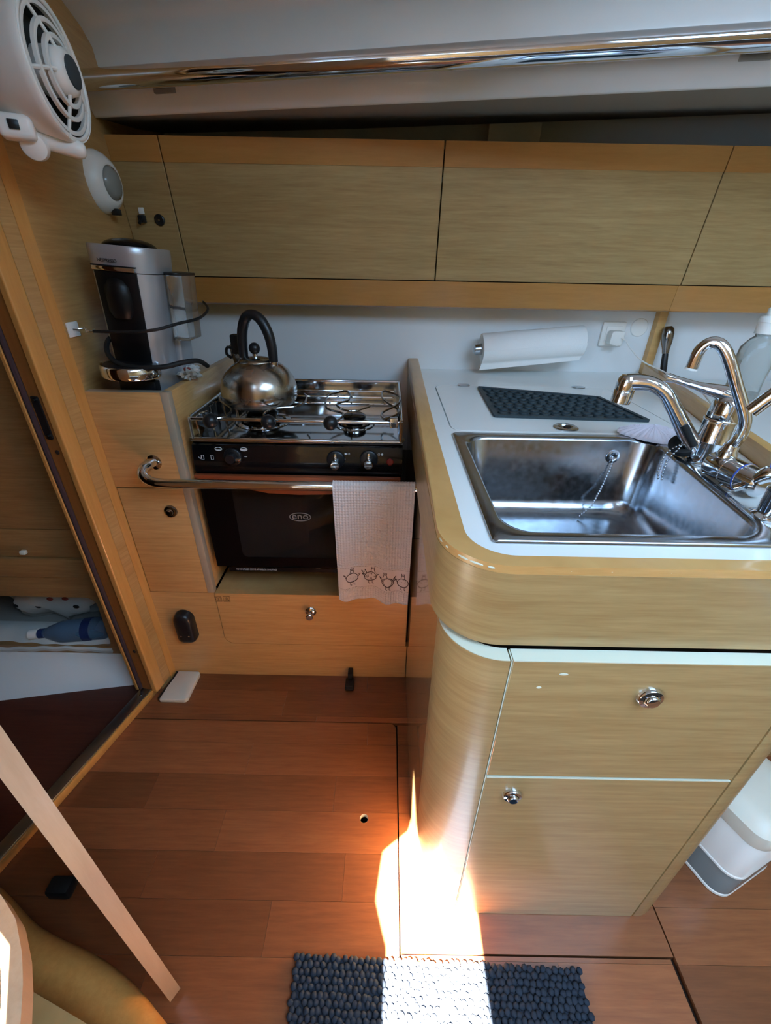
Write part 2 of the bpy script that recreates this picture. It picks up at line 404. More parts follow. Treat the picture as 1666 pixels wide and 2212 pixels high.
# ---- coachroof side moulding: a profile swept along the cabin side
T0 = Vector((0.044, 1.145, 1.55)); TD = Vector((1.295, -0.251, 0)).normalized(); TN = Vector((-TD.y, TD.x, 0))
def CR(a, n, z): p = T0 + TD * a + TN * n; return (p.x, p.y, z)
prof = [(0.082, 1.5085), (0.074, 1.506), (0.069, 1.5085), (0.043, 1.537), (0.043, 1.545), (0.052, 1.551), (0.075, 1.553), (0.105, 1.558), (0.135, 1.575), (0.150, 1.605), (0.140, 1.650), (0.11, 1.672), (0.05, 1.69), (-0.15, 1.78), (-0.35, 1.88), (-0.5, 1.955)]
mb = MB()
mb.loft([[CR(a, n, z) for n, z in prof] for a in (-1.6, -0.7, 0.1, 0.8, 1.7)], closed=False)
mould = solo('trim_1', mb, 'gelcoat_grey', 'white moulded coachroof edge carrying the chrome handrail', 'ceiling trim', (0, 1.2, 1.5), kind='structure', ang=50)
part(mould, 'shaded_underside', MB().loft([[CR(a, n, z) for n, z in [(1.1, 1.80), (0.70, 1.64), (0.60, 1.585), (0.30, 1.535), (0.082, 1.5085)]] for a in (-1.6, -0.7, 0.1, 0.8, 1.7)], closed=False), 'underside_shade', 'underside of the moulding with shade put into its colour')
mb = MB().loft([[(x, 1.66, 1.30), (x, 1.72, 1.40), (x, 1.80, 1.60), (x, 1.84, 1.70)] for x in (-0.8, 1.7)], closed=False)
liner = solo('wall_hull', mb, 'hull_lining', 'grey hull lining behind the lockers under the roof moulding', 'wall', (0, 1.7, 1.3), kind='structure')
part(liner, 'lining_panel', MB().box(0.30, 0.46, 1.742, 1.752, 1.49, 1.60, X=None), 'hull_lining')
part(liner, 'locker_shelf', MB().box(-0.78, 1.6, 1.41, 1.70, 1.40, 1.41), 'grey_liner')

# ---- left bulkhead
mb = MB().prism([(-0.735, 1.85), (-0.722, 1.42), (-0.696, 1.01), W2(0.0), W2(0.03, 0.0), W2(0.07, 0.0), W2(0.07, -0.03), W2(0.0, -0.03), (-0.755, 1.42), (-0.765, 1.85)], 0, 1.95)
wl = solo('wall_left', mb, 'oak_wall', 'oak veneered bulkhead left of the stove', 'wall', (-0.7, 1.2, 0), kind='structure')
part(wl, 'bulkhead_strip', MB().prism([W2(0.002, 0.0012), W2(0.028, 0.0012), W2(0.028, -0.001), W2(0.002, -0.001)], 0.0, 1.4), 'oak_post')
solo('wall_aft', MB().prism([W2(0.74), W2(1.55), W2(1.55, -0.03), W2(0.74, -0.03)], 0, 1.95), 'oak_left', 'oak bulkhead on the near side of the cabin doorway', 'wall', W(1.1, 0, 0), kind='structure')

solo('wall_left_aft', MB().prism(rect(-2.38, -0.6, -0.03, 1.95), -1.78, -1.75, 'yz', holes=[rect(-2.2, -0.75, 0.7, 1.9)]), 'oak_wall', 'oak side wall behind the companionway', 'wall', (-1.76, -1.5, 0), kind='structure')
solo('wall_header', MB().prism([W2(0.07), W2(0.74), W2(0.74, -0.03), W2(0.07, -0.03)], 1.75, 1.95), 'oak_wall', 'oak bulkhead above the cabin doorway', 'wall', W(0.4, 0, 1.75), kind='structure')
solo('wall_cabin_aft', MB().prism([W2(1.53, -0.03), W2(1.53, 0), (-1.78, -0.62), (-1.78, -0.65)], 0, 1.95), 'oak_left', 'oak end wall of the dark cabin', 'wall', (-1.4, -0.6, 0), kind='structure')
# ---- door frame of the aft cabin doorway
fr = thing('door_frame', 'orange wooden door post with dark rubber seal beside the doorway', 'door frame', W(0.09, 0, 0), kind='structure')
part(fr, 'post', MB().prism(rpoly([W2(0.066, -0.002), W2(0.066, 0.014), W2(0.102, 0.014), W2(0.102, -0.002)], [0, 0.004, 0.004, 0], 3), 0.03, 1.9), 'oak_post')
part(fr, 'jamb', MB().prism([W2(0.071, -0.036), W2(0.071, -0.002), W2(0.099, -0.002), W2(0.103, -0.036)], 0.03, 1.9), 'jamb')
part(fr, 'rubber_seal', MB().tube([W(0.106, -0.041, 0.035), W(0.106, -0.041, 1.9)], 0.006, 8), 'seal')
part(fr, 'door_stop', MB().prism([W2(0.071, -0.060), W2(0.071, -0.036), W2(0.1, -0.044), W2(0.1125, -0.048), W2(0.1125, -0.056)], 0.03, 1.9), 'oak_post')
st = part(fr, 'strike_plate', MB().prism(rpoly([(0, 0.86), (0.02, 0.86), (0.02, 0.955), (0, 0.955)], 0.004, 3), 0, 0.003, 'xz').xform(
    Matrix.Translation(Vector(W(0.1035, -0.032, 0))) @ Matrix(((WN.x, -WD.x, 0, 0), (WN.y, -WD.y, 0, 0), (0, 0, 1, 0), (0, 0, 0, 1)))), 'black_plastic', 'dark metal strike plate with screws')
for zz in (0.868, 0.947):
    c = Vector(W(0.1035, -0.022, zz)) + WD * 0.003
    part(st, 'screw', MB().lathe([(0.004, -0.002), (0.004, 0.001), (0, 0.0018)], c, WD, 12), 'dark_chrome')
for zz in (0.83, 0.20):
    part(fr, 'screw_hole', MB().lathe([(0.005, -0.001), (0.005, 0.0012), (0, 0.0012)], Vector(W(0.102, -0.016, zz)), WD, 12), 'brown_gap')
sl = thing('threshold', 'metal capped wooden threshold running along the cabin doorway', 'threshold', W(0.4, -0.02, 0), kind='structure')
part(sl, 'sill_board', MB().prism([W2(0.07, -0.042), W2(0.07, -0.006), W2(0.76, -0.006), W2(0.76, -0.042)], 0, 0.027, bev=0.003), 'oak_post')
part(sl, 'metal_cap', MB().prism([W2(0.085, -0.043), W2(0.085, -0.010), W2(0.76, -0.010), W2(0.76, -0.043)], 0.026, 0.031, bev=0.0015), 'aluminium')
part(sl, 'screw', MB().lathe([(0.004, 0), (0.004, 0.0012), (0, 0.0018)], W(0.125, -0.026, 0.031), (0, 0, 1), 12), 'dark_chrome')

# ---- cabin seen through the doorway
lb = thing('cabin_locker', 'oak locker front with an open cubby seen through the doorway', 'locker', (-1.2, 1.0, 0.05))
YC = 0.985
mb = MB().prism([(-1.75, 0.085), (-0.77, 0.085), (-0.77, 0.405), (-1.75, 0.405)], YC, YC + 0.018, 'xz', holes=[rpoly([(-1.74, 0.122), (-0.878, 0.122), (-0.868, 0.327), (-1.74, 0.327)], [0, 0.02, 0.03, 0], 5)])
part(lb, 'front_panel', mb, 'oak_cabin_shaded')
part(lb, 'rail_strip', MB().box(-1.75, -0.77, YC - 0.006, YC + 0.02, 0.405, 0.470, 0.003), 'oak_cabin_shaded')
part(lb, 'shelf_band', MB().box(-1.75, -0.77, YC + 0.002, YC + 0.02, 0.4715, 0.565, 0.002), 'oak_cabin_shaded')
part(lb, 'upper_panel', MB().box(-1.75, -0.77, YC + 0.0, YC + 0.02, 0.567, 1.9, 0.002), 'oak_cabin_shaded')
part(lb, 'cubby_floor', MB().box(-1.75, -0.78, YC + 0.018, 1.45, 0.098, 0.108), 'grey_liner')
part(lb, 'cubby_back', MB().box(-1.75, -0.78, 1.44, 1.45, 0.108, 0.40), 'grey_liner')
part(lb, 'cubby_top', MB().box(-1.75, -0.78, YC + 0.018, 1.45, 0.40, 0.404), 'oak_cabin_shaded')
part(lb, 'magnet_catch', MB().box(-1.02, -1.004, YC - 0.012, YC + 0.001, 0.487, 0.499, 0.003), 'ivory_plastic', 'small ivory door catch')
mb = MB().loft([[(-1.75, 0.79, -0.008), (-1.206, 0.875, -0.008), (-1.0, 0.912, -0.008), (-0.80, 0.945, -0.008), (-0.72, 0.955, -0.008)],
                [(-1.75, 0.84, 0.035), (-1.206, 0.91, 0.035), (-1.0, 0.94, 0.03), (-0.80, 0.958, 0.02), (-0.72, 0.96, 0.02)],
                [(-1.75, 0.96, 0.055), (-1.206, 0.968, 0.055), (-1.0, 0.972, 0.052), (-0.80, 0.975, 0.045), (-0.72, 0.975, 0.045)],
                [(-1.75, 0.982, 0.09), (-1.206, 0.982, 0.09), (-1.0, 0.982, 0.09), (-0.80, 0.982, 0.09), (-0.72, 0.982, 0.09)],
                [(-1.75, 1.1, 0.09), (-1.206, 1.1, 0.09), (-1.0, 1.1, 0.09), (-0.80, 1.1, 0.09), (-0.72, 1.1, 0.09)]], closed=False)
solo('trim_2', mb, 'gelcoat', 'white moulded hull liner below the cabin locker', 'liner', (-1.2, 0.95, 0), kind='structure', ang=60)
solo('wall_cabin', MB().prism([(-1.78, -0.6), (-1.75, -0.6), (-1.75, 1.88), (-1.78, 1.88)], -0.03, 1.95), 'oak_cabin_shaded', 'oak side wall inside the dark cabin', 'wall', (-1.76, 0.4, 0), kind='structure')
# cubby contents
def bottle_profile(s): return [(0, 0), (0.032 * s, 0.002), (0.036 * s, 0.012), (0.036 * s, 0.13), (0.034 * s, 0.15), (0.022 * s, 0.185), (0.013 * s, 0.205), (0.013 * s, 0.222), (0, 0.222)]
bt = thing('water_bottle', 'blue plastic water bottle with teal label lying in the cabin cubby', 'bottle', (-0.905, 1.04, 0.151), rot=(0, 0, 0.001))
ax = Vector((-1, -0.12, -0.03)); X = Matrix.Translation((0, 0, 0)) @ Vector((0, 0, 1)).rotation_difference(ax.normalized()).to_matrix().to_4x4()
part(bt, 'bottle_body', MB().lathe(bottle_profile(1.05), (0, 0, 0), ax, 28), 'blue_bottle')
part(bt, 'label_wrap', MB().lathe([(0.0382, 0.05), (0.0385, 0.052), (0.0385, 0.075), (0.0382, 0.077)], (0, 0, 0), ax, 28), 'navy_print')
part(bt, 'teal_swirl', MB().sphere((-0.05, -0.030, 0.0), (0.045, 0.012, 0.014), 14, 8), 'teal_print')
part(bt, 'cap', MB().lathe([(0.017, 0.222), (0.017, 0.226), (0.017, 0.248), (0.015, 0.25), (0, 0.25)], (0, 0, 0), ax, 20), 'white_plastic')
part(bt, 'cap_ring', MB().lathe([(0.0155, 0.205), (0.0155, 0.221), (0.012, 0.221), (0.012, 0.205)], (0, 0, 0), ax, 20), 'navy_print')
def lump(fn, nu=26, nv=14): return MB().grid(fn, nu, nv)
def bag(u, v):
    a = 2 * PI * u; b = PI * v; k = 1 + 0.14 * math.sin(5 * a + 3 * b) + 0.08 * math.sin(11 * a - 4 * b)
    return (-1.14 + 0.17 * k * math.sin(b) * math.cos(a), 1.16 + 0.075 * k * math.sin(b) * math.sin(a), 0.205 + 0.095 * k * math.cos(b))
bg_ = thing('cloth_bag', 'crumpled white bag with red and black print behind the water bottle', 'bag', (-1.14, 1.16, 0.108))
part(bg_, 'bag_body', lump(bag), 'fabric_white')
random.seed(3)
for k in range(9):
    x = -1.24 + 0.026 * k; z = 0.17 + 0.09 * random.random()
    part(bg_, 'print_patch', MB().sphere((x, 1.085 + 0.01 * random.random(), z), (0.011, 0.004, 0.007), 8, 6), random.choice(['hair_red', 'print_black']))
def pillow(u, v):
    x = -1.74 + 0.86 * u; e = math.sin(PI * v) ** 0.6 if v < 1 else 0
    dr = 0.012 * math.sin(u * PI * 3) + 0.004 * math.sin(u * 70)
    return (x, YC - 0.006 + 0.10 * v, 0.128 + 0.018 * math.sin(PI * v * 0.9) - 0.02 * (1 - v) ** 2 + dr * (1 - v) * 0.5)
solo('cubby_liner_cloth', MB().grid(pillow, 90, 12, thick=(0, 0.002, -0.012)), 'fabric_white', 'gathered white cloth edge lining the bottom of the cabin cubby', 'cloth', (-1.2, 1.02, 0.11))
solo('brown_pouch', MB().prism(rpoly([(-0.888, 0.118), (-0.868, 0.125), (-0.872, 0.235), (-0.905, 0.245)], 0.006, 3), 1.02, 1.05, 'xz', bev=0.006), 'brown_pouch', 'brown pouch standing at the right end of the cabin cubby', 'pouch', (-0.885, 1.035, 0.118))
solo('navy_cushion', MB().sphere((-0.94, 1.25, 0.22), (0.09, 0.06, 0.09), 20, 12), 'fabric_navy', 'dark navy cushion at the back of the cabin cubby', 'cushion', (-0.94, 1.25, 0.13))

# ---- open cabin door seen along its edge
dE = Vector((-0.3755, 0.2475, 0)); dd = Vector((-0.50, 0.318, 0)).normalized(); dn = Vector((dd.y, -dd.x, 0))
def DR(a, n): p = dE + dd * a + dn * n; return (p.x, p.y)
dr = thing('cabin_door', 'open cabin door seen edge-on with a pale wooden edge', 'door', (dE.x, dE.y, 0.02), kind=None)
part(dr, 'door_leaf', MB().prism([DR(0.004, -0.010), DR(0.004, 0.010), DR(0.50, 0.010), DR(0.50, -0.010)], 0.02, 1.75), 'oak_gloss')
part(dr, 'edge_lipping', MB().prism([DR(-0.002, -0.0105), DR(-0.002, 0.0105), DR(0.0042, 0.0105), DR(0.0042, -0.0105)], 0.02, 1.75, bev=0.0008), 'oak_door_edge')
solo('wall_front', MB().box(-1.75, 1.68, 1.87, 1.9, -0.05, 2.0), 'grey_liner', 'hull side behind the galley', 'wall', (0, 1.88, 0), kind='structure')

# ================================================================== GALLEY, LEFT / STOVE SIDE
YF = 0.985
# white backsplash panel
bs = thing('wall_backsplash', 'white laminate splashback behind stove and sink', 'wall', (0, 1.54, 0.6), kind='structure')
part(bs, 'splash_panel', MB().box(-0.74, 0.868, 1.54, 1.555, 0.60, 1.14), 'white_wall')
part(bs, 'splash_panel', MB().box(0.895, 1.62, 1.56, 1.575, 0.60, 1.14), 'white_wall')
part(bs, 'corner_batten', MB().box(0.868, 0.896, 1.515, 1.57, 0.90, 1.12, 0.003), 'oak_fiddle')

# ---- upper lockers
def LY(z): return 1.43 - (z - 1.17) * 0.04 / 0.31
def leaning(mb, x0, x1, z0, z1, t, g=0.0, bev=0.0008):
    mb.prism([(LY(z0) - g, z0), (LY(z0) - g + t, z0), (LY(z1) - g + t, z1), (LY(z1) - g, z1)], x0, x1, 'yz', bev=bev, seg=1); return mb
def locker(x0, x1, label, fixed=False):
    t = thing('upper_locker', label, 'locker', ((x0 + x1) / 2, 1.44, 1.17), group=None)
    g = 0.0016
    d = part(t, 'door' if not fixed else 'front_panel', leaning(MB(), x0 + g, x1 - g, 1.1722, 1.4285, 0.018), 'oak')
    part(d, 'top_rail', leaning(MB(), x0 + g, x1 - g, 1.4285, 1.480, 0.020, 0.0016), 'oak_solid')
    part(t, 'carcass', leaning(MB(), x0 + 0.0002, x1 - 0.0002, 1.165, 1.468, 0.09, -0.0192), 'brown_gap')
    return t
lk = locker(-0.722, -0.5870, 'narrow fixed oak locker panel in the corner above the coffee machine', True)
locker(-0.5870, 0.1325, 'wide oak locker door above the kettle and stove')
locker(0.1325, 0.8540, 'wide oak locker door above the paper towel and sink')
locker(0.8540, 1.55, 'oak locker door cut off at the right edge above the soap bottle')
vl = thing('locker_valance', 'orange solid wood valance running under the upper lockers', 'valance', (0.1, 1.44, 1.1))
for x0, x1 in ((-0.722, 0.8475), (0.8478, 1.58)):
    part(vl, 'valance_board', MB().prism([(1.428, 1.1695), (1.448, 1.1695), (1.466, 1.100), (1.446, 1.098), (1.438, 1.102)], x0, x1, 'yz', bev=0.001), 'oak_solid')
part(vl, 'underside', MB().box(-0.72, 1.58, 1.455, 1.545, 1.108, 1.114), 'oak_solid')
# switch, label and button on the narrow panel
sw = thing('rocker_switch', 'small black switch with white tag beside the corner lamp', 'switch', (-0.678, 1.41, 1.31))
part(sw, 'switch_body', MB().box(-0.687, -0.668, LY(1.31) - 0.014, LY(1.31) - 0.0005, 1.298, 1.316, 0.003), 'black_plastic')
part(sw, 'lever', MB().tube([(-0.679, LY(1.3) - 0.012, 1.305), (-0.681, LY(1.3) - 0.022, 1.296)], 0.004, 8), 'black_plastic')
part(sw, 'tag', MB().box(-0.684, -0.669, LY(1.325) - 0.004, LY(1.325) - 0.001, 1.318, 1.333, 0.001), 'white_plastic', 'white paper tag')
sw2 = thing('round_switch', 'round black button on the narrow locker panel', 'switch', (-0.633, 1.41, 1.306))
part(sw2, 'bezel', MB().lathe([(0.0135, 0), (0.0135, 0.003), (0.011, 0.005), (0.006, 0.004), (0, 0.004)], (-0.633, LY(1.306) - 0.0005, 1.306), (0, -1, -0.13), 24), 'black_plastic')
part(sw2, 'pin', MB().lathe([(0.003, 0.004), (0.003, 0.006), (0, 0.0065)], (-0.633, LY(1.306) - 0.0005, 1.306), (0, -1, -0.13), 12), 'dark_chrome')

# ---- oak unit left of the stove: bin on top, cupboard door, lower panel
bx = thing('galley_bin', 'open topped oak bin left of the stove holding the coffee machine', 'bin', (-0.6, 1.0, 0.7))
part(bx, 'front_panel', MB().box(-0.6955, -0.5055, YF, YF + 0.02, 0.7005, 0.944, 0.001), 'oak_left')
part(bx, 'side_board', MB().box(-0.5255, -0.5052, YF + 0.0202, 1.539, 0.36, 0.944, 0.001), 'oak_left')
part(bx, 'edge_band', MB().box(-0.5228, -0.5045, YF - 0.0006, YF + 0.0198, 0.355, 0.9445, 0.0004), 'grey_edge', 'greyish laminate corner edge')
part(bx, 'bin_floor', MB().box(-0.695, -0.5256, YF + 0.02, 1.539, 0.888, 0.90), 'oak_left')
part(bx, 'top_edge', MB().box(-0.694, -0.5228, YF + 0.0002, YF + 0.0198, 0.9440, 0.9448), 'grey_edge')
cp = thing('galley_cupboard', 'small oak cupboard door with dark round latch left of the oven', 'cupboard', (-0.6, 0.99, 0.36))
d = part(cp, 'door', MB().box(-0.6925, -0.5235, YF - 0.001, YF + 0.018, 0.3565, 0.6975, 0.0008), 'oak_left')
knob(d, (-0.568, YF - 0.001, 0.633), r=0.0165, mat='dark_chrome', label='dark metal push button latch')
part(cp, 'carcass', MB().box(-0.6945, -0.5260, YF + 0.0182, 1.2, 0.352, 0.7), 'brown_gap')
lp = thing('oven_cabinet', 'oak base front below oven and cupboard with a wide drawer and chrome knob', 'cabinet', (-0.3, 0.99, 0))
dpts = rpoly([(-0.5035, 0.1475), (0.0740, 0.1475), (0.0740, 0.3600), (-0.5035, 0.3600)], [0.03, 0, 0, 0], 6)
mb = MB().prism([(-0.715, 0.001), (0.0755, 0.001), (0.0755, 0.1460), (-0.4740, 0.1460)] + rpoly([(-0.3, 0.146), (-0.5052, 0.146), (-0.5052, 0.3540)], [0, 0.031, 0], 6)[1:-1] + [(-0.5052, 0.3540), (-0.715, 0.3540)], YF, YF + 0.02, 'xz')
part(lp, 'front_panel', mb, 'oak_left')
part(lp, 'backing', MB().box(-0.71, 0.0755, YF + 0.0203, YF + 0.03, 0.001, 0.335), 'brown_gap')
dw = part(lp, 'drawer', MB().prism(rpoly([(-0.5030, 0.1478), (0.0715, 0.1478), (0.0715, 0.3525), (-0.5030, 0.3525)], [0.03, 0, 0, 0], 6), YF - 0.0005, YF + 0.019, 'xz'), 'oak_left')
kn = part(dw, 'knob', MB().lathe([(0.017, 0), (0.017, 0.003), (0.014, 0.006), (0.006, 0.008), (0.006, 0.018), (0.011, 0.021), (0.011, 0.028), (0.009, 0.030), (0, 0.030)], (-0.222, YF - 0.0005, 0.289), (0, -1, 0), 24), 'chrome', 'chrome pull knob')
for x, sym in ((-0.496, 'book'), (-0.471, 'warn')):
    s = part(dw, 'sticker', MB().box(x - 0.0105, x + 0.0105, YF - 0.0010, YF - 0.0005, 0.3215, 0.343), 'sticker', 'small square safety sticker')
    m = MB()
    fr_ = [(x - 0.0098, 0.3222), (x + 0.0098, 0.3222), (x + 0.0098, 0.3423), (x - 0.0098, 0.3423)]
    m.tube([(a, YF - 0.0012, b) for a, b in fr_], 0.0005, 4, closed=True)
    if sym == 'warn':
        m.tube([(x - 0.0075, YF - 0.0013, 0.3255), (x + 0.0075, YF - 0.0013, 0.3255), (x, YF - 0.0013, 0.339)], 0.0007, 5, closed=True)
        m.tube([(x, YF - 0.0013, 0.3345), (x, YF - 0.0013, 0.330)], 0.0008, 5); m.sphere((x, YF - 0.0013, 0.3277), 0.0009, 6, 4)
    else:
        for s_ in (-1, 1): m.tube([(x, YF - 0.0013, 0.327), (x + s_ * 0.0078, YF - 0.0013, 0.3285), (x + s_ * 0.0078, YF - 0.0013, 0.338), (x, YF - 0.0013, 0.3365)], 0.0007, 5, closed=True)
    part(dw, 'sticker_print', m, 'print_black')
part(lp, 'stove_ledge', MB().box(-0.5030, 0.0735, YF + 0.0195, 1.30, 0.340, 0.3525), 'oak_left', 'oak ledge below the oven')
# black vent cover and black foot, white floor plate
vc = thing('black_cover', 'black plastic dome cover screwed to the lower oak panel', 'cover', (-0.612, YF, 0.165))
mb = MB(); rings = []
for k, (sc_, dy) in enumerate([(1.0, 0), (1.0, 0.012), (0.94, 0.022), (0.8, 0.028), (0.5, 0.031)]):
    P_ = rpoly([(-0.641, 0.168), (-0.583, 0.168), (-0.583, 0.286), (-0.641, 0.286)], [0.018, 0.018, 0.0285, 0.0285], 6)
    rings.append([(-0.612 + (x + 0.612) * sc_, YF - 0.0002 - dy, 0.227 + (z - 0.227) * (0.35 + 0.65 * sc_)) for x, z in P_])
mb.loft(rings, cap0=True, cap1=True)
part(vc, 'shell', mb, 'black_plastic', ang=60)
for x in (-0.622, -0.598): part(vc, 'screw', MB().lathe([(0.003, 0), (0.003, 0.0015), (0, 0.002)], (x, YF - 0.030, 0.205), (0, -1, 0), 10), 'chrome')
ft = thing('floor_bolt', 'small black plastic bolt foot standing on the floor by the plinth', 'bolt', (-0.104, 0.965, 0))
part(ft, 'stem', MB().box(-0.114, -0.098, 0.955, 0.984, 0.002, 0.045, 0.003), 'black_plastic')
part(ft, 'foot', MB().box(-0.121, -0.093, 0.925, 0.962, 0.0005, 0.024, 0.004), 'black_plastic')
mb = MB()
e0 = [(-0.7075, 0.880), (-0.698, 0.925), (-0.690, 0.955), (-0.690, 0.982)]
mb.prism(rpoly([(-0.700, 0.872), (-0.612, 0.872), (-0.610, 0.982), (-0.685, 0.982), (-0.686, 0.955), (-0.694, 0.915)], [0.004, 0.012, 0.01, 0.003, 0, 0], 4), 0.0005, 0.016, bev=0.003)
fp = thing('floor_plate', 'cream plastic plate lying on the floor in the corner by the door post', 'plate', (-0.66, 0.92, 0))
part(fp, 'plate_top', mb, 'ivory_plastic')
part(fp, 'dark_edge', MB().prism([(-0.7065, 0.880), (-0.7010, 0.874), (-0.6955, 0.915), (-0.6875, 0.955), (-0.6865, 0.982), (-0.6925, 0.982), (-0.6935, 0.955), (-0.7005, 0.92)], 0.0005, 0.013), 'brown_gap')

# ---- stove with oven
SX0, SX1, SY0, SY1 = -0.486, 0.040, 1.0, 1.42
sv = thing('stove', 'two burner gas stove with black glass oven door and steel rails', 'stove', (-0.22, 1.2, 0.44))
part(sv, 'body', MB().box(SX0 + 0.004, SX1 - 0.004, SY0 + 0.022, SY1, 0.44, 0.815, 0.004), 'black_enamel')
mb = MB().prism([(SY0 - 0.003, 0.742), (SY0 - 0.003, 0.747), (SY0 + 0.0, 0.79), (SY0 + 0.006, 0.812), (SY0 + 0.02, 0.820), (SY0 + 0.04, 0.820), (SY0 + 0.04, 0.742)], SX0, SX1, 'yz', bev=0.002)
cpnl = part(sv, 'control_panel', mb, 'black_enamel')
def PY(z): return SY0 - 0.0035 + max(0, (z - 0.747)) * 0.07
# oven door: frame, glass, handle, logo
od = part(sv, 'oven_door', MB().prism(rect(SX0 + 0.001, SX1 - 0.001, 0.440, 0.738), SY0 + 0.002, SY0 + 0.018, 'xz', holes=[rpoly(rect(-0.405, -0.045, 0.475, 0.715), 0.015, 4)]), 'black_gloss')
part(od, 'oven_window', MB().prism(rpoly(rect(-0.405, -0.045, 0.475, 0.715), 0.015, 4), SY0 + 0.003, SY0 + 0.007, 'xz'), 'oven_glass')
part(sv, 'oven_cavity', MB().box(-0.43, -0.02, SY0 + 0.0185, SY0 + 0.0215, 0.455, 0.73), 'oven_dark')
lg = MB()
lg.tube([(x, SY0 + 0.0018, z) for x, z in circ(-0.231, 0.611, 0.0285, 32, 0.0125)], 0.0012, 6, closed=True)
lg.text('eno', 0.026, FRONT(-0.231, SY0 + 0.0018, 0.6125), 0.0003, sx=1.15)
part(od, 'logo', lg, 'print_grey', 'grey oval maker logo')
mb = MB().prism([(SX0 + 0.004, 0.742), (SX1 - 0.004, 0.742), (SX1 - 0.004, 0.731), (SX1 - 0.06, 0.716), (-0.14, 0.696), (-0.22, 0.693), (-0.30, 0.696), (-0.38, 0.712), (SX0 + 0.05, 0.729), (SX0 + 0.004, 0.733)], 0.974, 0.9895, 'xz', bev=0.002)
part(od, 'handle', mb, 'teak_trim', 'red-brown curved wooden oven handle')
ls = part(od, 'warning_strip', MB().box(-0.452, -0.12, SY0 + 0.0005, SY0 + 0.0018, 0.4255, 0.4385), 'black_enamel')
part(ls, 'strip_text', MB().text('NE PAS UTILISER COMME APPAREIL DE CHAUFFAGE', 0.0082, FRONT(-0.372, SY0 + 0.0003, 0.432), 0.0001, sx=0.62), 'print_white', 'white lettering')
part(sv, 'door_catch', MB().box(-0.205, -0.192, SY0 + 0.03, SY0 + 0.034, 0.405, 0.44), 'steel')
# hob tray and rails
tr = MB().box(SX0, SX1, SY0 + 0.012, SY1, 0.818, 0.824)
tray = part(sv, 'hob_tray', tr, 'tray_steel', 'polished steel hob tray')
part(sv, 'back_plate', MB().box(SX0, SX1, SY1 - 0.004, SY1, 0.824, 0.878), 'tray_steel')
part(sv, 'side_plate', MB().prism([(SY0 + 0.10, 0.824), (SY1 - 0.004, 0.824), (SY1 - 0.004, 0.878), (SY0 + 0.10, 0.872), (SY0 + 0.04, 0.856)], SX0, SX0 + 0.002, 'yz'), 'black_enamel')
part(sv, 'side_plate', MB().prism([(SY0 + 0.10, 0.824), (SY1 - 0.004, 0.824), (SY1 - 0.004, 0.878), (SY0 + 0.10, 0.872)], SX1 - 0.002, SX1, 'yz'), 'tray_steel')
part(sv, 'lower_rail', MB().tube([(SX0, SY0 + 0.02, 0.829), (SX0 + 0.004, SY0 + 0.001, 0.829), (SX1 - 0.004, SY0 + 0.001, 0.829), (SX1, SY0 + 0.02, 0.829)], 0.005, 10), 'chrome')
ur = part(sv, 'upper_rail', MB().tube([(SX0 + 0.008, SY1 - 0.01, 0.881), (SX0 + 0.008, SY0 + 0.01, 0.881), (SX0 + 0.012, SY0 + 0.001, 0.881), (SX0 + 0.02, SY0 - 0.002, 0.881), (SX1 - 0.012, SY0 - 0.002, 0.879), (SX1 - 0.004, SY0 + 0.006, 0.879), (SX1 - 0.004, SY1 - 0.01, 0.881)], 0.0045, 10), 'chrome')
for i in range(9):
    x = SX0 + 0.012 if i == 0 else SX1 - 0.006
    if i > 1: break
    part(ur, 'rail_post', MB().tube([(x, SY0, 0.881), (x, SY0, 0.829)], 0.004, 8), 'chrome')
for i in range(4):
    y0 = SY0 + 0.035 + 0.095 * i
    part(ur, 'rail_loop', MB().tube([(SX0 + 0.012, y0, 0.826), (SX0 + 0.012, y0, 0.872), (SX0 + 0.018, y0 + 0.012, 0.879), (SX0 + 0.03, y0 + 0.03, 0.879), (SX0 + 0.034, y0 + 0.045, 0.870), (SX0 + 0.034, y0 + 0.045, 0.826)], 0.0025, 7), 'chrome')
part(ur, 'rail_bracket', MB().box(0.006, 0.026, SY0 - 0.010, SY0 + 0.004, 0.868, 0.892, 0.002), 'steel')
part(ur, 'bracket_screw', MB().lathe([(0.006, 0), (0.006, 0.004), (0.003, 0.005), (0, 0.005)], (0.016, SY0 - 0.010, 0.876), (0, -1, 0), 14), 'black_plastic')
part(ur, 'back_rail', MB().tube([(SX0 + 0.01, SY1 - 0.005, 0.8815), (SX1 - 0.004, SY1 - 0.005, 0.8815)], 0.004, 8), 'chrome')
for i, z in enumerate((0.838, 0.851, 0.864)):      # longitudinal ribs of the pan support
    part(sv, 'support_bar', MB().tube([(SX0 + 0.03, 1.34 - 0.07 * i, 0.868), (SX1 - 0.02, 1.34 - 0.07 * i, 0.868)], 0.003, 8), 'chrome')
for x, y, rb in ((-0.345, 1.165, 0.050), (-0.090, 1.150, 0.036)):
    bn = part(sv, 'burner', MB().lathe([(rb * 1.1, 0.824), (rb * 1.1, 0.830), (rb * 0.8, 0.834), (rb * 0.78, 0.842), (0, 0.842)], (x, y, 0), (0, 0, 1), 28), 'dark_chrome')
    part(bn, 'burner_cap', MB().lathe([(rb * 0.6, 0.842), (rb * 0.86, 0.843), (rb * 0.86, 0.850), (rb * 0.7, 0.854), (0, 0.855)], (x, y, 0), (0, 0, 1), 28), 'black_enamel')
    part(bn, 'spill_ring', MB().lathe([(rb * 1.55, 0.8245), (rb * 1.5, 0.827), (rb * 1.25, 0.827), (rb * 1.2, 0.8245)], (x, y, 0), (0, 0, 1), 28), 'tray_steel')
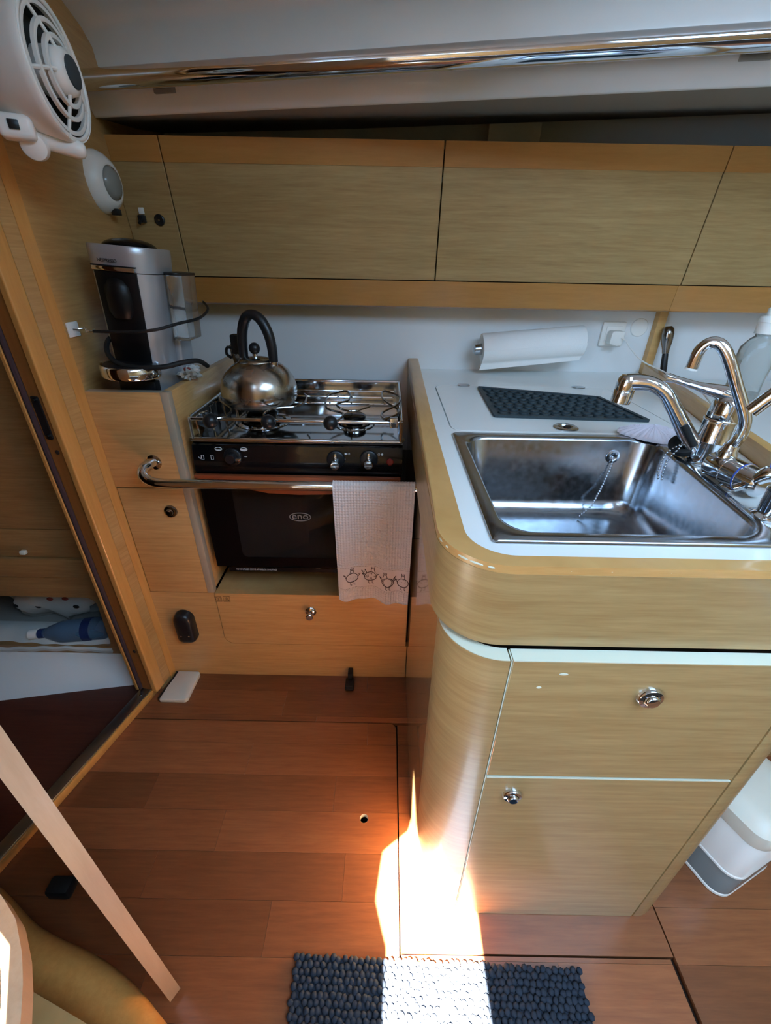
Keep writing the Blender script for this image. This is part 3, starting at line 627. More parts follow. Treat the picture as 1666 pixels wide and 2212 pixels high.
wires = {-0.418: [[(-0.418, 0.985, 0.884), (-0.389, 1.005, 0.885), (-0.394, 1.068, 0.885), (-0.444, 1.135, 0.885), (-0.465, 1.195, 0.885), (-0.455, 1.24, 0.885)]],
         -0.281: [[(-0.281, 0.985, 0.884), (-0.301, 1.02, 0.885), (-0.300, 1.06, 0.885), (-0.281, 1.085, 0.885), (-0.240, 1.10, 0.885), (-0.222, 1.14, 0.885), (-0.226, 1.20, 0.885), (-0.238, 1.23, 0.885)]],
         -0.134: [[(-0.134, 0.985, 0.884), (-0.117, 0.992, 0.885), (-0.110, 1.047, 0.885), (-0.154, 1.083, 0.886), (-0.166, 1.153, 0.888), (-0.162, 1.217, 0.888), (-0.123, 1.257, 0.888), (-0.106, 1.221, 0.888), (-0.106, 1.157, 0.888), (-0.135, 1.126, 0.886), (-0.110, 1.080, 0.884), (-0.080, 1.078, 0.884), (-0.047, 1.117, 0.884)]],
         0.012: [[(0.014, 0.995, 0.884), (-0.010, 1.010, 0.885), (-0.011, 1.065, 0.885), (0.022, 1.120, 0.886), (0.034, 1.165, 0.888), (0.031, 1.214, 0.888), (-0.005, 1.265, 0.888), (-0.016, 1.244, 0.888), (-0.011, 1.171, 0.888), (0.012, 1.130, 0.884), (0.030, 1.090, 0.882), (0.020, 1.05, 0.882), (-0.006, 1.02, 0.882)]]}
for x, paths in wires.items():
    cl = part(sv, 'pot_clamp', MB().tube(paths[0], 0.0027, 8, smooth=3), 'dark_chrome')
    if x < 0.0: part(cl, 'clamp_knob', MB().lathe([(0, -0.019), (0.008, -0.018), (0.015, -0.011), (0.0175, 0), (0.016, 0.009), (0.010, 0.016), (0, 0.018)], (x, 0.985, 0.880), (0.3, -0.9, 0.2), 20), 'black_plastic', 'black ball knob')
# controls
def dial(x, z, big=False):
    k = part(cpnl, 'dial', MB().lathe([(0.023, 0), (0.022, 0.004), (0.019, 0.006), (0, 0.006)], (x, PY(z), z), (0, -1, 0.07), 24), 'black_plastic')
    if big:
        part(k, 'grip', MB().lathe([(0.014, 0.004), (0.013, 0.020), (0.011, 0.023), (0, 0.023)], (x, PY(z), z), (0, -1, 0.07), 20), 'black_plastic')
        part(k, 'pointer', MB().box(x + 0.010, x + 0.026, PY(z) - 0.020, PY(z) - 0.010, z - 0.006, z + 0.003, 0.002), 'chrome')
    else:
        part(k, 'pointer', MB().box(x - 0.0045, x + 0.0045, PY(z) - 0.014, PY(z) - 0.002, z - 0.004, z + 0.020, 0.003), 'chrome')
        part(k, 'grip', MB().lathe([(0.0115, 0.002), (0.0125, 0.020), (0.0125, 0.026), (0.010, 0.029), (0, 0.030)], (x, PY(z) - 0.001, z - 0.006), (0, -1, 0.0), 20), 'chrome')
dial(-0.385, 0.784, True); dial(-0.127, 0.782); dial(-0.044, 0.784)
pr = MB()
for x in (-0.418, -0.355):
    pr.tube([(a, PY(0.804) - 0.0006, b) for a, b in circ(x, 0.804, 0.0085, 20, 0.0042)], 0.0009, 5, closed=True)
    pr.box(x - 0.007, x + 0.007, PY(0.803) - 0.0008, PY(0.803), 0.8005, 0.8022 if x < -0.4 else 0.8045)
for x in (-0.464, -0.440): pr.tube([(x, PY(0.78) - 0.0005, 0.776), (x + 0.006, PY(0.78) - 0.0005, 0.776), (x + 0.006, PY(0.787) - 0.0005, 0.787), (x, PY(0.787) - 0.0005, 0.787)], 0.0006, 5, closed=True)
pr.tube([(-0.471, PY(0.78) - 0.0005, 0.783), (-0.467, PY(0.78) - 0.0005, 0.777), (-0.462, PY(0.78) - 0.0005, 0.786)], 0.0007, 5)
pr.box(-0.356, -0.349, PY(0.785) - 0.0006, PY(0.785), 0.7845, 0.7857)
for x, f in ((-0.102, 1), (-0.094, 0), (-0.019, 0), (-0.011, 1)):
    z = 0.797
    if f: pr.lathe([(0.0028, 0), (0.0028, 0.0006), (0, 0.0006)], (x, PY(z), z), (0, -1, 0), 12)
    else: pr.tube([(a, PY(z) - 0.0004, b) for a, b in circ(x, z, 0.0025, 12)], 0.0005, 4, closed=True)
for x in (-0.106, -0.024): pr.box(x, x + 0.003, PY(0.783) - 0.0005, PY(0.783), 0.782, 0.784)
part(cpnl, 'panel_print', pr, 'print_white', 'white printed symbols', kind='stuff')
ig = part(cpnl, 'igniter_button', MB().lathe([(0.009, 0), (0.009, 0.003), (0.007, 0.005), (0, 0.005)], (0.009, PY(0.778), 0.778), (0, -1, 0.07), 18), 'red_lens', 'red igniter button')

# ---- kettle
KX, KY, KZ = -0.345, 1.165, 0.874
kt = thing('kettle', 'brushed steel whistling kettle with black arched handle on the left burner', 'kettle', (KX, KY, KZ))
part(kt, 'body', MB().lathe([(0, 0.0), (0.078, 0.0), (0.090, 0.004), (0.098, 0.016), (0.1005, 0.030), (0.099, 0.048), (0.093, 0.068), (0.082, 0.086), (0.066, 0.100), (0.048, 0.109), (0.046, 0.110), (0.044, 0.107), (0, 0.107)], (KX, KY, KZ), (0, 0, 1), 48), 'kettle_steel', ang=60)
ld = part(kt, 'lid', MB().lathe([(0.0455, 0.1105), (0.045, 0.113), (0.030, 0.119), (0.010, 0.122), (0, 0.122)], (KX, KY, KZ), (0, 0, 1), 36), 'kettle_steel', ang=60)
part(ld, 'knob_stem', MB().lathe([(0.007, 0.121), (0.007, 0.132)], (KX, KY, KZ), (0, 0, 1), 14), 'chrome')
part(ld, 'lid_knob', MB().sphere((KX, KY, KZ + 0.142), 0.0145, 18, 12), 'black_plastic')
hp = [(0.074, -0.012, 0.112), (0.073, -0.012, 0.150), (0.062, -0.010, 0.184), (0.038, -0.006, 0.212), (0.006, 0.0, 0.222), (-0.022, 0.005, 0.212), (-0.042, 0.010, 0.184), (-0.050, 0.012, 0.150), (-0.052, 0.012, 0.118)]
hd = part(kt, 'handle', MB().tube([(KX + 0.66 * a, KY + b, KZ + c) for a, b, c in hp], [0.0115, 0.0125, 0.013, 0.013, 0.0115, 0.013, 0.013, 0.0125, 0.0115], 14, smooth=4), 'black_plastic')
part(hd, 'handle_ferrule', MB().tube([(KX + 0.049, KY - 0.012, KZ + 0.086), (KX + 0.049, KY - 0.012, KZ + 0.114)], 0.0105, 14), 'chrome')
part(hd, 'handle_ferrule', MB().tube([(KX - 0.036, KY + 0.012, KZ + 0.100), (KX - 0.035, KY + 0.012, KZ + 0.120)], 0.0105, 14), 'chrome')
sp = part(kt, 'spout', MB().tube([(KX - 0.055, KY + 0.06, KZ + 0.085), (KX - 0.075, KY + 0.085, KZ + 0.115), (KX - 0.082, KY + 0.095, KZ + 0.135)], [0.020, 0.017, 0.015], 16), 'kettle_steel')
part(sp, 'whistle', MB().box(KX - 0.083, KX - 0.052, KY + 0.062, KY + 0.088, KZ + 0.115, KZ + 0.166, 0.005), 'black_plastic')
part(sp, 'whistle_lever', MB().tube([(KX - 0.078, KY + 0.075, KZ + 0.128), (KX - 0.096, KY + 0.075, KZ + 0.132), (KX - 0.101, KY + 0.075, KZ + 0.115), (KX - 0.088, KY + 0.075, KZ + 0.104)], 0.004, 8, smooth=3), 'black_plastic')

# ---- grab rail and towel
gr = thing('grab_rail', 'bent stainless grab rail across the front of the stove', 'rail', (-0.25, 0.94, 0.74))
rz = 0.744
part(gr, 'rail', MB().tube([(-0.578, YF, 0.772), (-0.583, 0.966, 0.774), (-0.588, 0.948, 0.770), (-0.583, 0.932, 0.758), (-0.562, 0.925, 0.747), (-0.53, 0.923, rz), (-0.45, 0.923, rz), (-0.2, 0.923, rz), (0.0755, 0.923, rz)], 0.0115, 18, smooth=5), 'chrome')
part(gr, 'rail_flange', MB().lathe([(0.019, 0), (0.019, 0.002), (0.013, 0.004)], (-0.578, YF - 0.0002, 0.772), (0, -1, 0), 22), 'chrome')
tw = thing('tea_towel', 'pale pink waffle tea towel with embroidered hens hanging on the rail', 'towel', (-0.03, 0.91, 0.40))
TX0, TX1 = -0.127, 0.0695
def towel_pt(u, v, off=0.0):
    # v: 0 front bottom hem .. 1 over the rail .. to short back drop
    x = TX0 + (TX1 - TX0) * u
    fold = 0.006 * math.sin(u * 9.0 + 0.6) + 0.004 * math.sin(u * 21)
    zb = 0.412 - 0.020 * u ** 2 - 0.004 * math.sin(u * 12)
    hang = 1 - v
    x += 0.005 * (1 - u) * hang - 0.004 * hang * u
    if v < 0.9:
        t = v / 0.9; z = zb + (rz + 0.002 - zb) * t
        return Vector((x, 0.9105 - off - fold * (1 - t) ** 0.7 - 0.004 * (1 - t), z))
    a = (v - 0.9) / 0.1 * PI
    return Vector((x, 0.923 - (0.0128 + off) * math.cos(a), rz + (0.0128 + off) * math.sin(a)))
def waffle(u, v):
    cu, cv = u * 27, v * 50
    band = v < 0.9 * 0.335 and v > 0.9 * 0.115
    h = 0.0 if band else 0.0028 * (abs(math.sin(PI * cu)) ** 0.7 * abs(math.sin(PI * cv)) ** 0.7)
    return towel_pt(u, v, 0.0024 - h)
part(tw, 'cloth', MB().grid(waffle, 150, 290), 'towel_pink', ang=80)
def TP(cx, cz, pts, off=0.0022):
    out = []
    for a, b in pts:
        u = (cx + a - TX0) / (TX1 - TX0); v = (cz + b) * 0.9; out.append(towel_pt(u, v, off))
    return out
em = MB()
for vb in (0.125, 0.325):
    for k in range(48):
        u0 = k / 48 + 0.003
        em.tube([towel_pt(u0, 0.9 * vb, 0.002), towel_pt(u0 + 0.013, 0.9 * vb, 0.002)], 0.0006, 4)
part(tw, 'stitched_border', em, 'towel_brown', 'dark dashed stitching', kind='stuff')
def hen(cx, cz, s, kind):
    m = MB(); E = lambda a0, a1, rx, ry, ox=0, oy=0, n=14: [(ox + rx * math.cos(a0 + (a1 - a0) * k / n) * s, oy * s + ry * math.sin(a0 + (a1 - a0) * k / n) * s / 0.332) for k in range(n + 1)]
    def L(p, r=0.0010): m.tube(TP(cx, cz, p, 0.0028), r, 4)
    body = E(0, 2 * PI, 0.0135, 0.0115, 0, 0, 20); L(body)
    L([(-0.012 * s, 0), (-0.019 * s, 0.03 * s), (-0.014 * s, 0.022 * s)]); L([(0.012 * s, 0), (0.019 * s, 0.03 * s), (0.014 * s, 0.024 * s)])
    hx = 0.006 * s if kind in (1,) else (-0.006 * s if kind == 2 else 0.0)
    L([(hx - 0.005 * s, 0.032 * s), (hx - 0.003 * s, 0.058 * s), (hx + 0.003 * s, 0.058 * s), (hx + 0.005 * s, 0.032 * s)])
    for k in (-1, 0, 1): L([(hx + 0.0025 * k * s, 0.058 * s), (hx + 0.0035 * k * s, 0.074 * s)], 0.0011)
    for k in (-1, 1): L([(0.004 * k * s, -0.034 * s), (0.004 * k * s, -0.056 * s), (0.004 * k * s + 0.003 * s, -0.06 * s)])
    random.seed(5 + kind)
    if kind == 1:
        for k in range(10):
            a, r = random.random() * 6.28, random.random() ** 0.5 * 0.75
            x, z = 0.0135 * s * r * math.cos(a), 0.0115 / 0.332 * s * r * math.sin(a); L([(x, z), (x + 0.0012, z)], 0.0015)
        L([(-0.013 * s, 0.02 * s), (-0.020 * s, 0.055 * s), (-0.013 * s, 0.04 * s), (-0.012 * s, 0.062 * s), (-0.008 * s, 0.03 * s)])
    elif kind == 2:
        for k in range(-4, 5): L([(-0.011 * s * math.sqrt(1 - (k / 5) ** 2), 0.007 * k * s), (0.011 * s * math.sqrt(1 - (k / 5) ** 2), 0.007 * k * s)], 0.0009)
        L([(0.011 * s, 0.01 * s), (0.019 * s, 0.05 * s), (0.013 * s, 0.03 * s)])
    else:
        for k in range(12):
            a, r = random.random() * 6.28, random.random() ** 0.5 * 0.8
            x, z = 0.0135 * s * r * math.cos(a), 0.0115 / 0.332 * s * r * math.sin(a); L([(x, z), (x + 0.0008, z)], 0.0006)
    part(tw, 'embroidered_hen', m, 'towel_brown')
hen(-0.088, 0.225, 1.2, 0); hen(-0.038, 0.226, 1.2, 1); hen(0.010, 0.212, 1.2, 2); hen(0.052, 0.208, 1.15, 3)

# ================================================================== SINK SIDE
ZW = 0.900
# ---- sink cabinet
scb = thing('sink_cabinet', 'oak sink cabinet with rounded corner, wide drawer front and lower door', 'cabinet', (0.35, 0.6, 0))
def arc(cx, cy, r, a0, a1, n=12): return [(cx + r * math.cos(math.radians(a0 + (a1 - a0) * k / n)), cy + r * math.sin(math.radians(a0 + (a1 - a0) * k / n))) for k in range(n + 1)]
part(scb, 'side_panel', MB().box(0.077, 0.095, 0.4605, 1.538, 0.0005, 0.7735), 'oak_gloss', 'varnished oak side panel facing the stove')
cpn = [(0.0770, 0.4595)] + arc(0.157, 0.457, 0.080, 180, 270, 16) + [(0.1605, 0.377), (0.1605, 0.398)] + arc(0.157, 0.457, 0.059, 270, 180, 16) + [(0.098, 0.4595)]
cpl = part(scb, 'corner_panel', MB().prism(cpn, 0.0005, 0.7735, bev=0.0008, seg=1), 'oak', 'rounded oak corner panel', ang=30)
cpe = [(0.0776, 0.52)] + [(0.0776, 0.4595)] + arc(0.157, 0.457, 0.0794, 180, 270, 16) + [(0.160, 0.3776), (0.160, 0.398)] + arc(0.157, 0.457, 0.059, 270, 180, 16) + [(0.098, 0.52)]
part(cpl, 'edge_band', MB().prism(cpe, 0.7736, 0.7748), 'pale_edge', 'pale top edge')
dwr = part(scb, 'drawer', MB().box(0.1640, 0.5430, 0.377, 0.397, 0.5215, 0.7735, 0.0008, 1), 'oak')
part(dwr, 'edge_band', MB().box(0.1645, 0.5425, 0.3775, 0.397, 0.7736, 0.7748), 'pale_edge')
knob(dwr, (0.354, 0.377, 0.712), r=0.0165)
dor = part(scb, 'door', MB().box(0.1640, 0.5430, 0.377, 0.397, 0.0005, 0.5150, 0.0008, 1), 'oak')
part(dor, 'edge_band', MB().box(0.1645, 0.5425, 0.3772, 0.397, 0.5151, 0.5172), 'pale_edge')
part(dor, 'side_band', MB().box(0.1622, 0.1639, 0.3785, 0.397, 0.04, 0.7735), 'pale_edge')
knob(dor, (0.211, 0.377, 0.470), r=0.0145)
rp = [(0.5455, 0.377)] + arc(0.552, 0.435, 0.058, 270, 360, 12) + [(0.610, 0.60), (0.592, 0.60)] + arc(0.552, 0.435, 0.040, 360, 270, 12) + [(0.5455, 0.395)]
part(scb, 'end_post', MB().prism(rp, 0.0005, 0.7745, bev=0.0008, seg=1), 'oak', 'rounded oak end post', ang=30)
part(scb, 'end_side', MB().prism([(0.610, 0.6005), (0.80, 1.5), (0.78, 1.5), (0.592, 0.6005)], 0.0005, 0.7745), 'oak')
part(scb, 'carcass', MB().prism([(0.100, 0.470), (0.165, 0.400), (0.545, 0.400), (0.588, 0.44), (0.588, 0.60), (0.775, 1.5), (0.100, 1.53)], 0.0005, 0.735), 'brown_gap')
# scuffs on the doors
for x, z, sx in ((0.232, 0.752, 0.006), (0.205, 0.726, 0.0035)):
    part(dwr, 'chip', MB().sphere((x, 0.3769, z), (sx, 0.0004, 0.0022), 8, 6), 'pale_edge')

# ---- worktop with fiddle rails
wt = thing('worktop', 'white laminate worktop with wooden fiddle rail and icebox lid', 'worktop', (0.4, 0.9, 0.87))
lid_hole = rpoly(rect(0.1380, 0.6530, 0.8855, 1.3025), 0.0315, 5)
sink_hole = [(x + (y - 0.66) * 0.115 * min(1.0, max(0.0, (x - 0.16) / 0.36)), y) for x, y in rpoly(rect(0.149, 0.531, 0.467, 0.851), 0.045, 5)]
outer = rpoly([(0.103, 0.4185), (0.602, 0.4185), (0.640, 0.60), (0.868, 1.539), (0.103, 1.539)], [0.055, 0, 0, 0, 0], 10)
part(wt, 'top_panel', MB().prism(outer, 0.874, ZW, holes=[sink_hole, lid_hole]), 'laminate')
lidp = part(wt, 'icebox_lid', MB().prism(rpoly(rect(0.1410, 0.6500, 0.8885, 1.2995), 0.0285, 5), 0.880, ZW + 0.0003, bev=0.0006, seg=1), 'laminate', 'hinged white icebox lid')
part(wt, 'lid_recess', MB().box(0.13, 0.66, 0.88, 1.31, 0.870, 0.8735), 'dark_gap')
for x in (0.226, 0.568):
    part(lidp, 'hinge', MB().prism(rpoly(rect(x - 0.018, x + 0.018, 1.286, 1.314), 0.009, 4), ZW + 0.0004, ZW + 0.003, bev=0.001, seg=1), 'steel')
lr = part(lidp, 'ring_pull', MB().lathe([(0.027, 0), (0.027, 0.002), (0.024, 0.004), (0.017, 0.004), (0.015, 0.001), (0.0, 0.001)], (0.394, 0.918, ZW), (0, 0, 1), 28), 'steel', 'round metal ring pull')
part(lidp, 'ring_pull_cap', MB().lathe([(0.0075, 0.001), (0.0075, 0.0035), (0.0055, 0.0045), (0, 0.0045)], (0.398, 0.920, ZW), (0, 0, 1), 16), 'brown_gap')
fo = [(0.0680, 1.537), (0.0680, 0.95)] + arc(0.153, 0.482, 0.085, 180, 270, 18) + [(0.60, 0.397), (0.64, 0.402)]
fi = [(0.64, 0.4225), (0.60, 0.4180)] + arc(0.160, 0.475, 0.057, 270, 180, 18) + [(0.1030, 0.95), (0.1030, 1.537)]
fd = MB().prism(fo + fi, 0.781, 0.9065, bev=0.006, seg=3)
for v in fd.bm.verts:
    if v.co.z > 0.89 and v.co.y > 0.95: v.co.z += (v.co.y - 0.95) * 0.05
part(wt, 'fiddle_rail', fd, 'oak_fiddle', 'rounded oak fiddle rail', ang=30)
part(wt, 'fiddle_veneer', MB().prism([(0.0672, 1.5)] + [(0.0672, 0.95)] + arc(0.153, 0.482, 0.0858, 180, 270, 18) + [(0.60, 0.3962), (0.60, 0.3975)] + arc(0.153, 0.482, 0.0845, 270, 180, 18) + [(0.0685, 0.95), (0.0685, 1.5)], 0.782, 0.895), 'oak', ang=30)
for _a, _l in ((196, 0.010), (207, 0.006), (226, 0.016), (238, 0.018), (250, 0.009)):
    _p = (0.153 + 0.0845 * math.cos(math.radians(_a)), 0.482 + 0.0845 * math.sin(math.radians(_a)), 0.9005)
    part(wt, 'edge_chip', MB().sphere((0, 0, 0), (_l * 0.5, 0.0016, 0.0016), 10, 6, X=Matrix.Translation(_p) @ Matrix.Rotation(math.radians(_a + 90), 4, 'Z')), 'pale_edge')
for _x, _l in ((0.215, 0.007), (0.262, 0.012), (0.33, 0.006)):
    part(wt, 'edge_chip', MB().sphere((_x, 0.3985, 0.9005), (_l * 0.5, 0.0016, 0.0016), 10, 6), 'pale_edge')
RD = Vector((0.869 - 0.66, 1.539 - 0.675, 0)).normalized(); RN = Vector((RD.y, -RD.x, 0))
def RF(a, n): p = Vector((0.66, 0.675, 0)) + RD * a + RN * n; return (p.x, p.y)
part(wt, 'back_fiddle', MB().prism([RF(-0.275, 0), RF(0.855, 0), RF(0.845, 0.022), RF(-0.275, 0.022)], 0.874, 0.934, bev=0.003), 'oak_fiddle', 'straight oak fiddle behind the taps')
part(wt, 'rear_shelf', MB().prism([RF(0.05, 0.023), RF(0.86, 0.023), (0.90, 1.555), (1.64, 1.555), (1.64, 0.73)], 0.86, 0.876), 'laminate', 'white shelf behind the taps')
part(wt, 'shelf_front', MB().prism([RF(0.06, 0.03), (1.64, 0.745), (1.64, 0.763), RF(0.08, 0.03)], 0.0005, 0.859), 'oak', 'oak front under the rear shelf')

# ---- sink
sk = thing('sink', 'stainless steel inset sink with deep rectangular bowl', 'sink', (0.34, 0.66, 0.74))
def rr(x0, x1, y0, y1, r, z): return [(x, y, z) for x, y in rpoly(rect(x0, x1, y0, y1), r, 7)]
mb = MB().loft([rr(0.136, 0.546, 0.453, 0.865, 0.006, 0.9004), rr(0.1365, 0.5455, 0.4535, 0.8645, 0.006, 0.9035), rr(0.139, 0.543, 0.456, 0.862, 0.006, 0.9052), rr(0.1535, 0.5285, 0.4725, 0.8455, 0.042, 0.9048),
                rr(0.157, 0.525, 0.476, 0.842, 0.045, 0.9035), rr(0.1595, 0.5225, 0.4785, 0.8395, 0.046, 0.898), rr(0.170, 0.512, 0.489, 0.829, 0.05, 0.775), rr(0.175, 0.507, 0.494, 0.824, 0.05, 0.758), rr(0.190, 0.492, 0.509, 0.809, 0.045, 0.746), rr(0.21, 0.472, 0.529, 0.789, 0.04, 0.743)], cap1=True)
def shear(x, y): return x + (y - 0.66) * 0.115 * min(1.0, max(0.0, (x - 0.16) / 0.36)) - (0.006 if x > 0.53 else 0)
for v in mb.bm.verts: v.co.x = shear(v.co.x, v.co.y)
part(sk, 'bowl', mb, 'sink_steel', ang=50)
part(sk, 'drain', MB().lathe([(0.034, 0.7432), (0.034, 0.7445), (0.028, 0.7445), (0.024, 0.7435), (0, 0.7434)], (0.34, 0.66, 0), (0, 0, 1), 28), 'chrome')
ovf = part(sk, 'overflow_ring', MB().lathe([(0.014, 0), (0.014, 0.002), (0.009, 0.003), (0.006, 0.001), (0, 0.001)], (0.470, 0.8365, 0.868), (0.05, -1, 0.09), 20), 'steel')
def beads(p, r=0.0024, step=0.0056):
    m = MB(); P_ = [Vector(q) for q in p]; acc = 0
    for a, b in zip(P_, P_[1:]):
        L_ = (b - a).length; d = (b - a).normalized(); t = acc
        while t < L_: m.sphere(a + d * t, r, 8, 5); t += step
        acc = t - L_
    m.tube(p, 0.0005, 4); return m
part(sk, 'plug_chain', beads([(0.470, 0.830, 0.866), (0.466, 0.826, 0.84), (0.452, 0.814, 0.80), (0.436, 0.800, 0.77), (0.41, 0.79, 0.749)]), 'steel', 'beaded plug chain', kind='stuff')
pg = thing('sink_plug', 'black rubber sink plug on a bead chain leaning against the mixer tap', 'plug', (0.556, 0.757, 0.90))
ax = Vector((-0.45, -0.25, 0.85))
part(pg, 'plug_disc', MB().lathe([(0.020, -0.011), (0.023, -0.010), (0.024, -0.004), (0.0265, -0.003), (0.0265, 0.004), (0.024, 0.006), (0.018, 0.006), (0.016, 0.003), (0, 0.003)], (0.552, 0.757, 0.926), ax, 28), 'black_rubber')
part(pg, 'chain', beads([(0.541, 0.748, 0.930), (0.532, 0.752, 0.921), (0.524, 0.757, 0.9085), (0.517, 0.752, 0.898), (0.513, 0.745, 0.875), (0.5125, 0.738, 0.862)]), 'steel', kind='stuff')
part(pg, 'chain', beads([(0.541, 0.748, 0.930), (0.534, 0.744, 0.921), (0.526, 0.744, 0.9085), (0.519, 0.742, 0.898), (0.515, 0.735, 0.875), (0.5145, 0.730, 0.865)]), 'steel', kind='stuff')
# crocheted scrubber
def scrub(u, v):
    a = 2 * PI * u; r = v; k = 1 + 0.08 * math.sin(3 * a + 1) + 0.02 * math.sin(24 * a)
    x, y = 0.060 * r * k * math.cos(a), 0.046 * r * k * math.sin(a)
    z = 0.004 + 0.016 * (1 - r * r) + 0.0022 * abs(math.sin(16 * PI * r)) * abs(math.sin(20 * a))
    return (0.552 + x * 0.9 - y * 0.5, 0.862 + y + x * 0.2, 0.9055 + z)
solo('crocheted_scrubber', MB().grid(scrub, 160, 32, thick=(0, 0, -0.004)), 'crochet', 'white crocheted dish scrubber lying between sink and drying mat', 'scrubber', (0.55, 0.862, 0.905))

# ---- drying mat on the lid: tray with raised leaf-like scales
dm = thing('drying_mat', 'dark green rubber mat with overlapping scale pattern on the icebox lid', 'mat', (0.43, 1.1, 0.90))
q00, q10, q11, q01 = Vector((0.247, 0.983)), Vector((0.610, 0.968)), Vector((0.580, 1.172)), Vector((0.268, 1.274))
q01 = Vector((0.247, 1.262)); q11 = Vector((0.603, 1.250))
q00, q10, q11, q01 = Vector((0.250, 0.985)), Vector((0.608, 0.968)), Vector((0.578, 1.178)), Vector((0.262, 1.272))
def MQ(u, v): p = (q00 * (1 - u) + q10 * u) * (1 - v) + (q01 * (1 - u) + q11 * u) * v; return p
zb = ZW + 0.0006
oc = [MQ(0, 0), MQ(1, 0), MQ(1, 1), MQ(0, 1)]; ic = [MQ(0.03, 0.035), MQ(0.97, 0.035), MQ(0.97, 0.965), MQ(0.03, 0.965)]
part(dm, 'base', MB().prism(rpoly([tuple(p) for p in oc], 0.006, 3), zb, zb + 0.003), 'mat_green')
part(dm, 'rim', MB().prism(rpoly([tuple(p) for p in oc], 0.006, 3), zb + 0.0031, zb + 0.006, holes=[rpoly([tuple(p) for p in ic], 0.004, 3)]), 'mat_green')
sm = MB(); nu, nv = 13, 9; smesh = None
for j in range(nv):
    for i in range(nu):
        u = 0.045 + 0.91 * (i + 0.5 + 0.25 * (j % 2) - 0.12) / nu; v = 0.055 + 0.89 * (j + 0.5) / nv; p = MQ(u, v)
        mb = MB()
        du, dv = 0.0115, 0.0125
        ring = [(du * math.cos(a), -dv * abs(math.sin(a)) ** 0.8 * 0.9) for a in [PI * k / 6 for k in range(7)]] + [(-du, dv * 0.5), (du, dv * 0.5)]
        ring = [(du, 0.006)] + [(du * math.cos(PI * k / 6), -dv * math.sin(PI * k / 6)) for k in range(7)] + [(-du, 0.006)]
        top = [(x, y, zb + 0.0068 if y < 0 else zb + 0.0036) for x, y in ring]; bot = [(x, y, zb + 0.0032) for x, y in ring]
        mb.loft([[(p.x + x, p.y + y, z) for x, y, z in bot], [(p.x + x * 0.96, p.y + y * 0.96, z) for x, y, z in top]], cap1=True)
        part(dm, 'scale', mb, 'mat_green')

# ---- mixer tap
mx = thing('mixer_tap', 'chrome single lever mixer tap with low swivel spout over the sink', 'tap', (0.578, 0.735, ZW))
bx_, by_ = 0.580, 0.735
part(mx, 'body', MB().lathe([(0.029, 0.0005), (0.029, 0.004), (0.0265, 0.006), (0.0255, 0.040), (0.0262, 0.041), (0.0262, 0.043), (0.0255, 0.044), (0.025, 0.078), (0.0265, 0.079), (0.0265, 0.081), (0.025, 0.083), (0.0, 0.083)], (bx_, by_, ZW), (0.03, 0, 1), 36), 'chrome')
part(mx, 'cap', MB().lathe([(0.0255, 0.0832), (0.0262, 0.088), (0.0255, 0.108), (0.021, 0.118), (0.012, 0.124), (0, 0.125)], (bx_, by_, ZW), (0.06, 0, 1), 32), 'chrome')
lv = MB().tube([(bx_ + 0.010, by_ - 0.004, 1.022), (bx_ - 0.010, by_ + 0.008, 1.025), (bx_ - 0.040, by_ + 0.030, 1.030), (bx_ - 0.066, by_ + 0.049, 1.036), (bx_ - 0.078, by_ + 0.058, 1.038)], [0.014, 0.013, 0.0075, 0.0065, 0.0085], 14, smooth=4)
part(mx, 'lever', lv, 'chrome')
sp_ = [(bx_ - 0.012, by_ + 0.004, 0.917), (bx_ - 0.035, by_ + 0.014, 0.945), (bx_ - 0.066, by_ + 0.030, 0.990), (bx_ - 0.084, by_ + 0.040, 1.014), (bx_ - 0.103, by_ + 0.052, 1.026), (bx_ - 0.124, by_ + 0.064, 1.0275), (bx_ - 0.140, by_ + 0.073, 1.024)]
spt = part(mx, 'spout', MB().tube(sp_, [0.0165, 0.0150, 0.0125, 0.0120, 0.0130, 0.0150, 0.0160], 18, smooth=4), 'chrome', ang=60)
part(spt, 'spout_groove', MB().tube([(bx_ - 0.0285, by_ - 0.002, 0.932), (bx_ - 0.052, by_ + 0.010, 0.966)], 0.0065, 10), 'black_rubber')
part(spt, 'outlet_head', MB().lathe([(0.0, 0.022), (0.013, 0.021), (0.0175, 0.014), (0.0180, 0.004), (0.0172, -0.006), (0.0176, -0.0065), (0.0176, -0.028), (0.015, -0.029), (0, -0.027)], (bx_ - 0.140, by_ + 0.073, 1.016), (0.10, 0.0, 1), 28), 'chrome')

# ---- drinking water tap with swan neck
tp = thing('swan_neck_tap', 'chrome water tap with tall curved spout and horizontal valve body', 'tap', (0.556, 0.63, ZW))
bA = Vector((0.548, 0.676, 0.9245)); bB = Vector((0.566, 0.588, 0.9245)); bd = (bB - bA).normalized()
part(tp, 'valve_body', MB().lathe([(0, 0), (0.019, 0.001), (0.022, 0.005), (0.022, 0.033), (0.0228, 0.0335), (0.0228, 0.036), (0.0222, 0.0365), (0.0222, 0.06), (0.0228, 0.0605), (0.0228, 0.063), (0.022, 0.0635), (0.021, 0.088), (0.015, 0.094), (0, 0.095)], bA, bd, 32), 'chrome')
part(tp, 'colour_ring', MB().lathe([(0.0231, 0.0607), (0.0231, 0.0627)], bA, bd, 32), 'blue_mark')
part(tp, 'foot', MB().lathe([(0.019, 0.0005), (0.019, 0.003), (0.016, 0.006), (0.015, 0.02)], (0.560, 0.628, ZW), (0, 0, 1), 28), 'chrome')
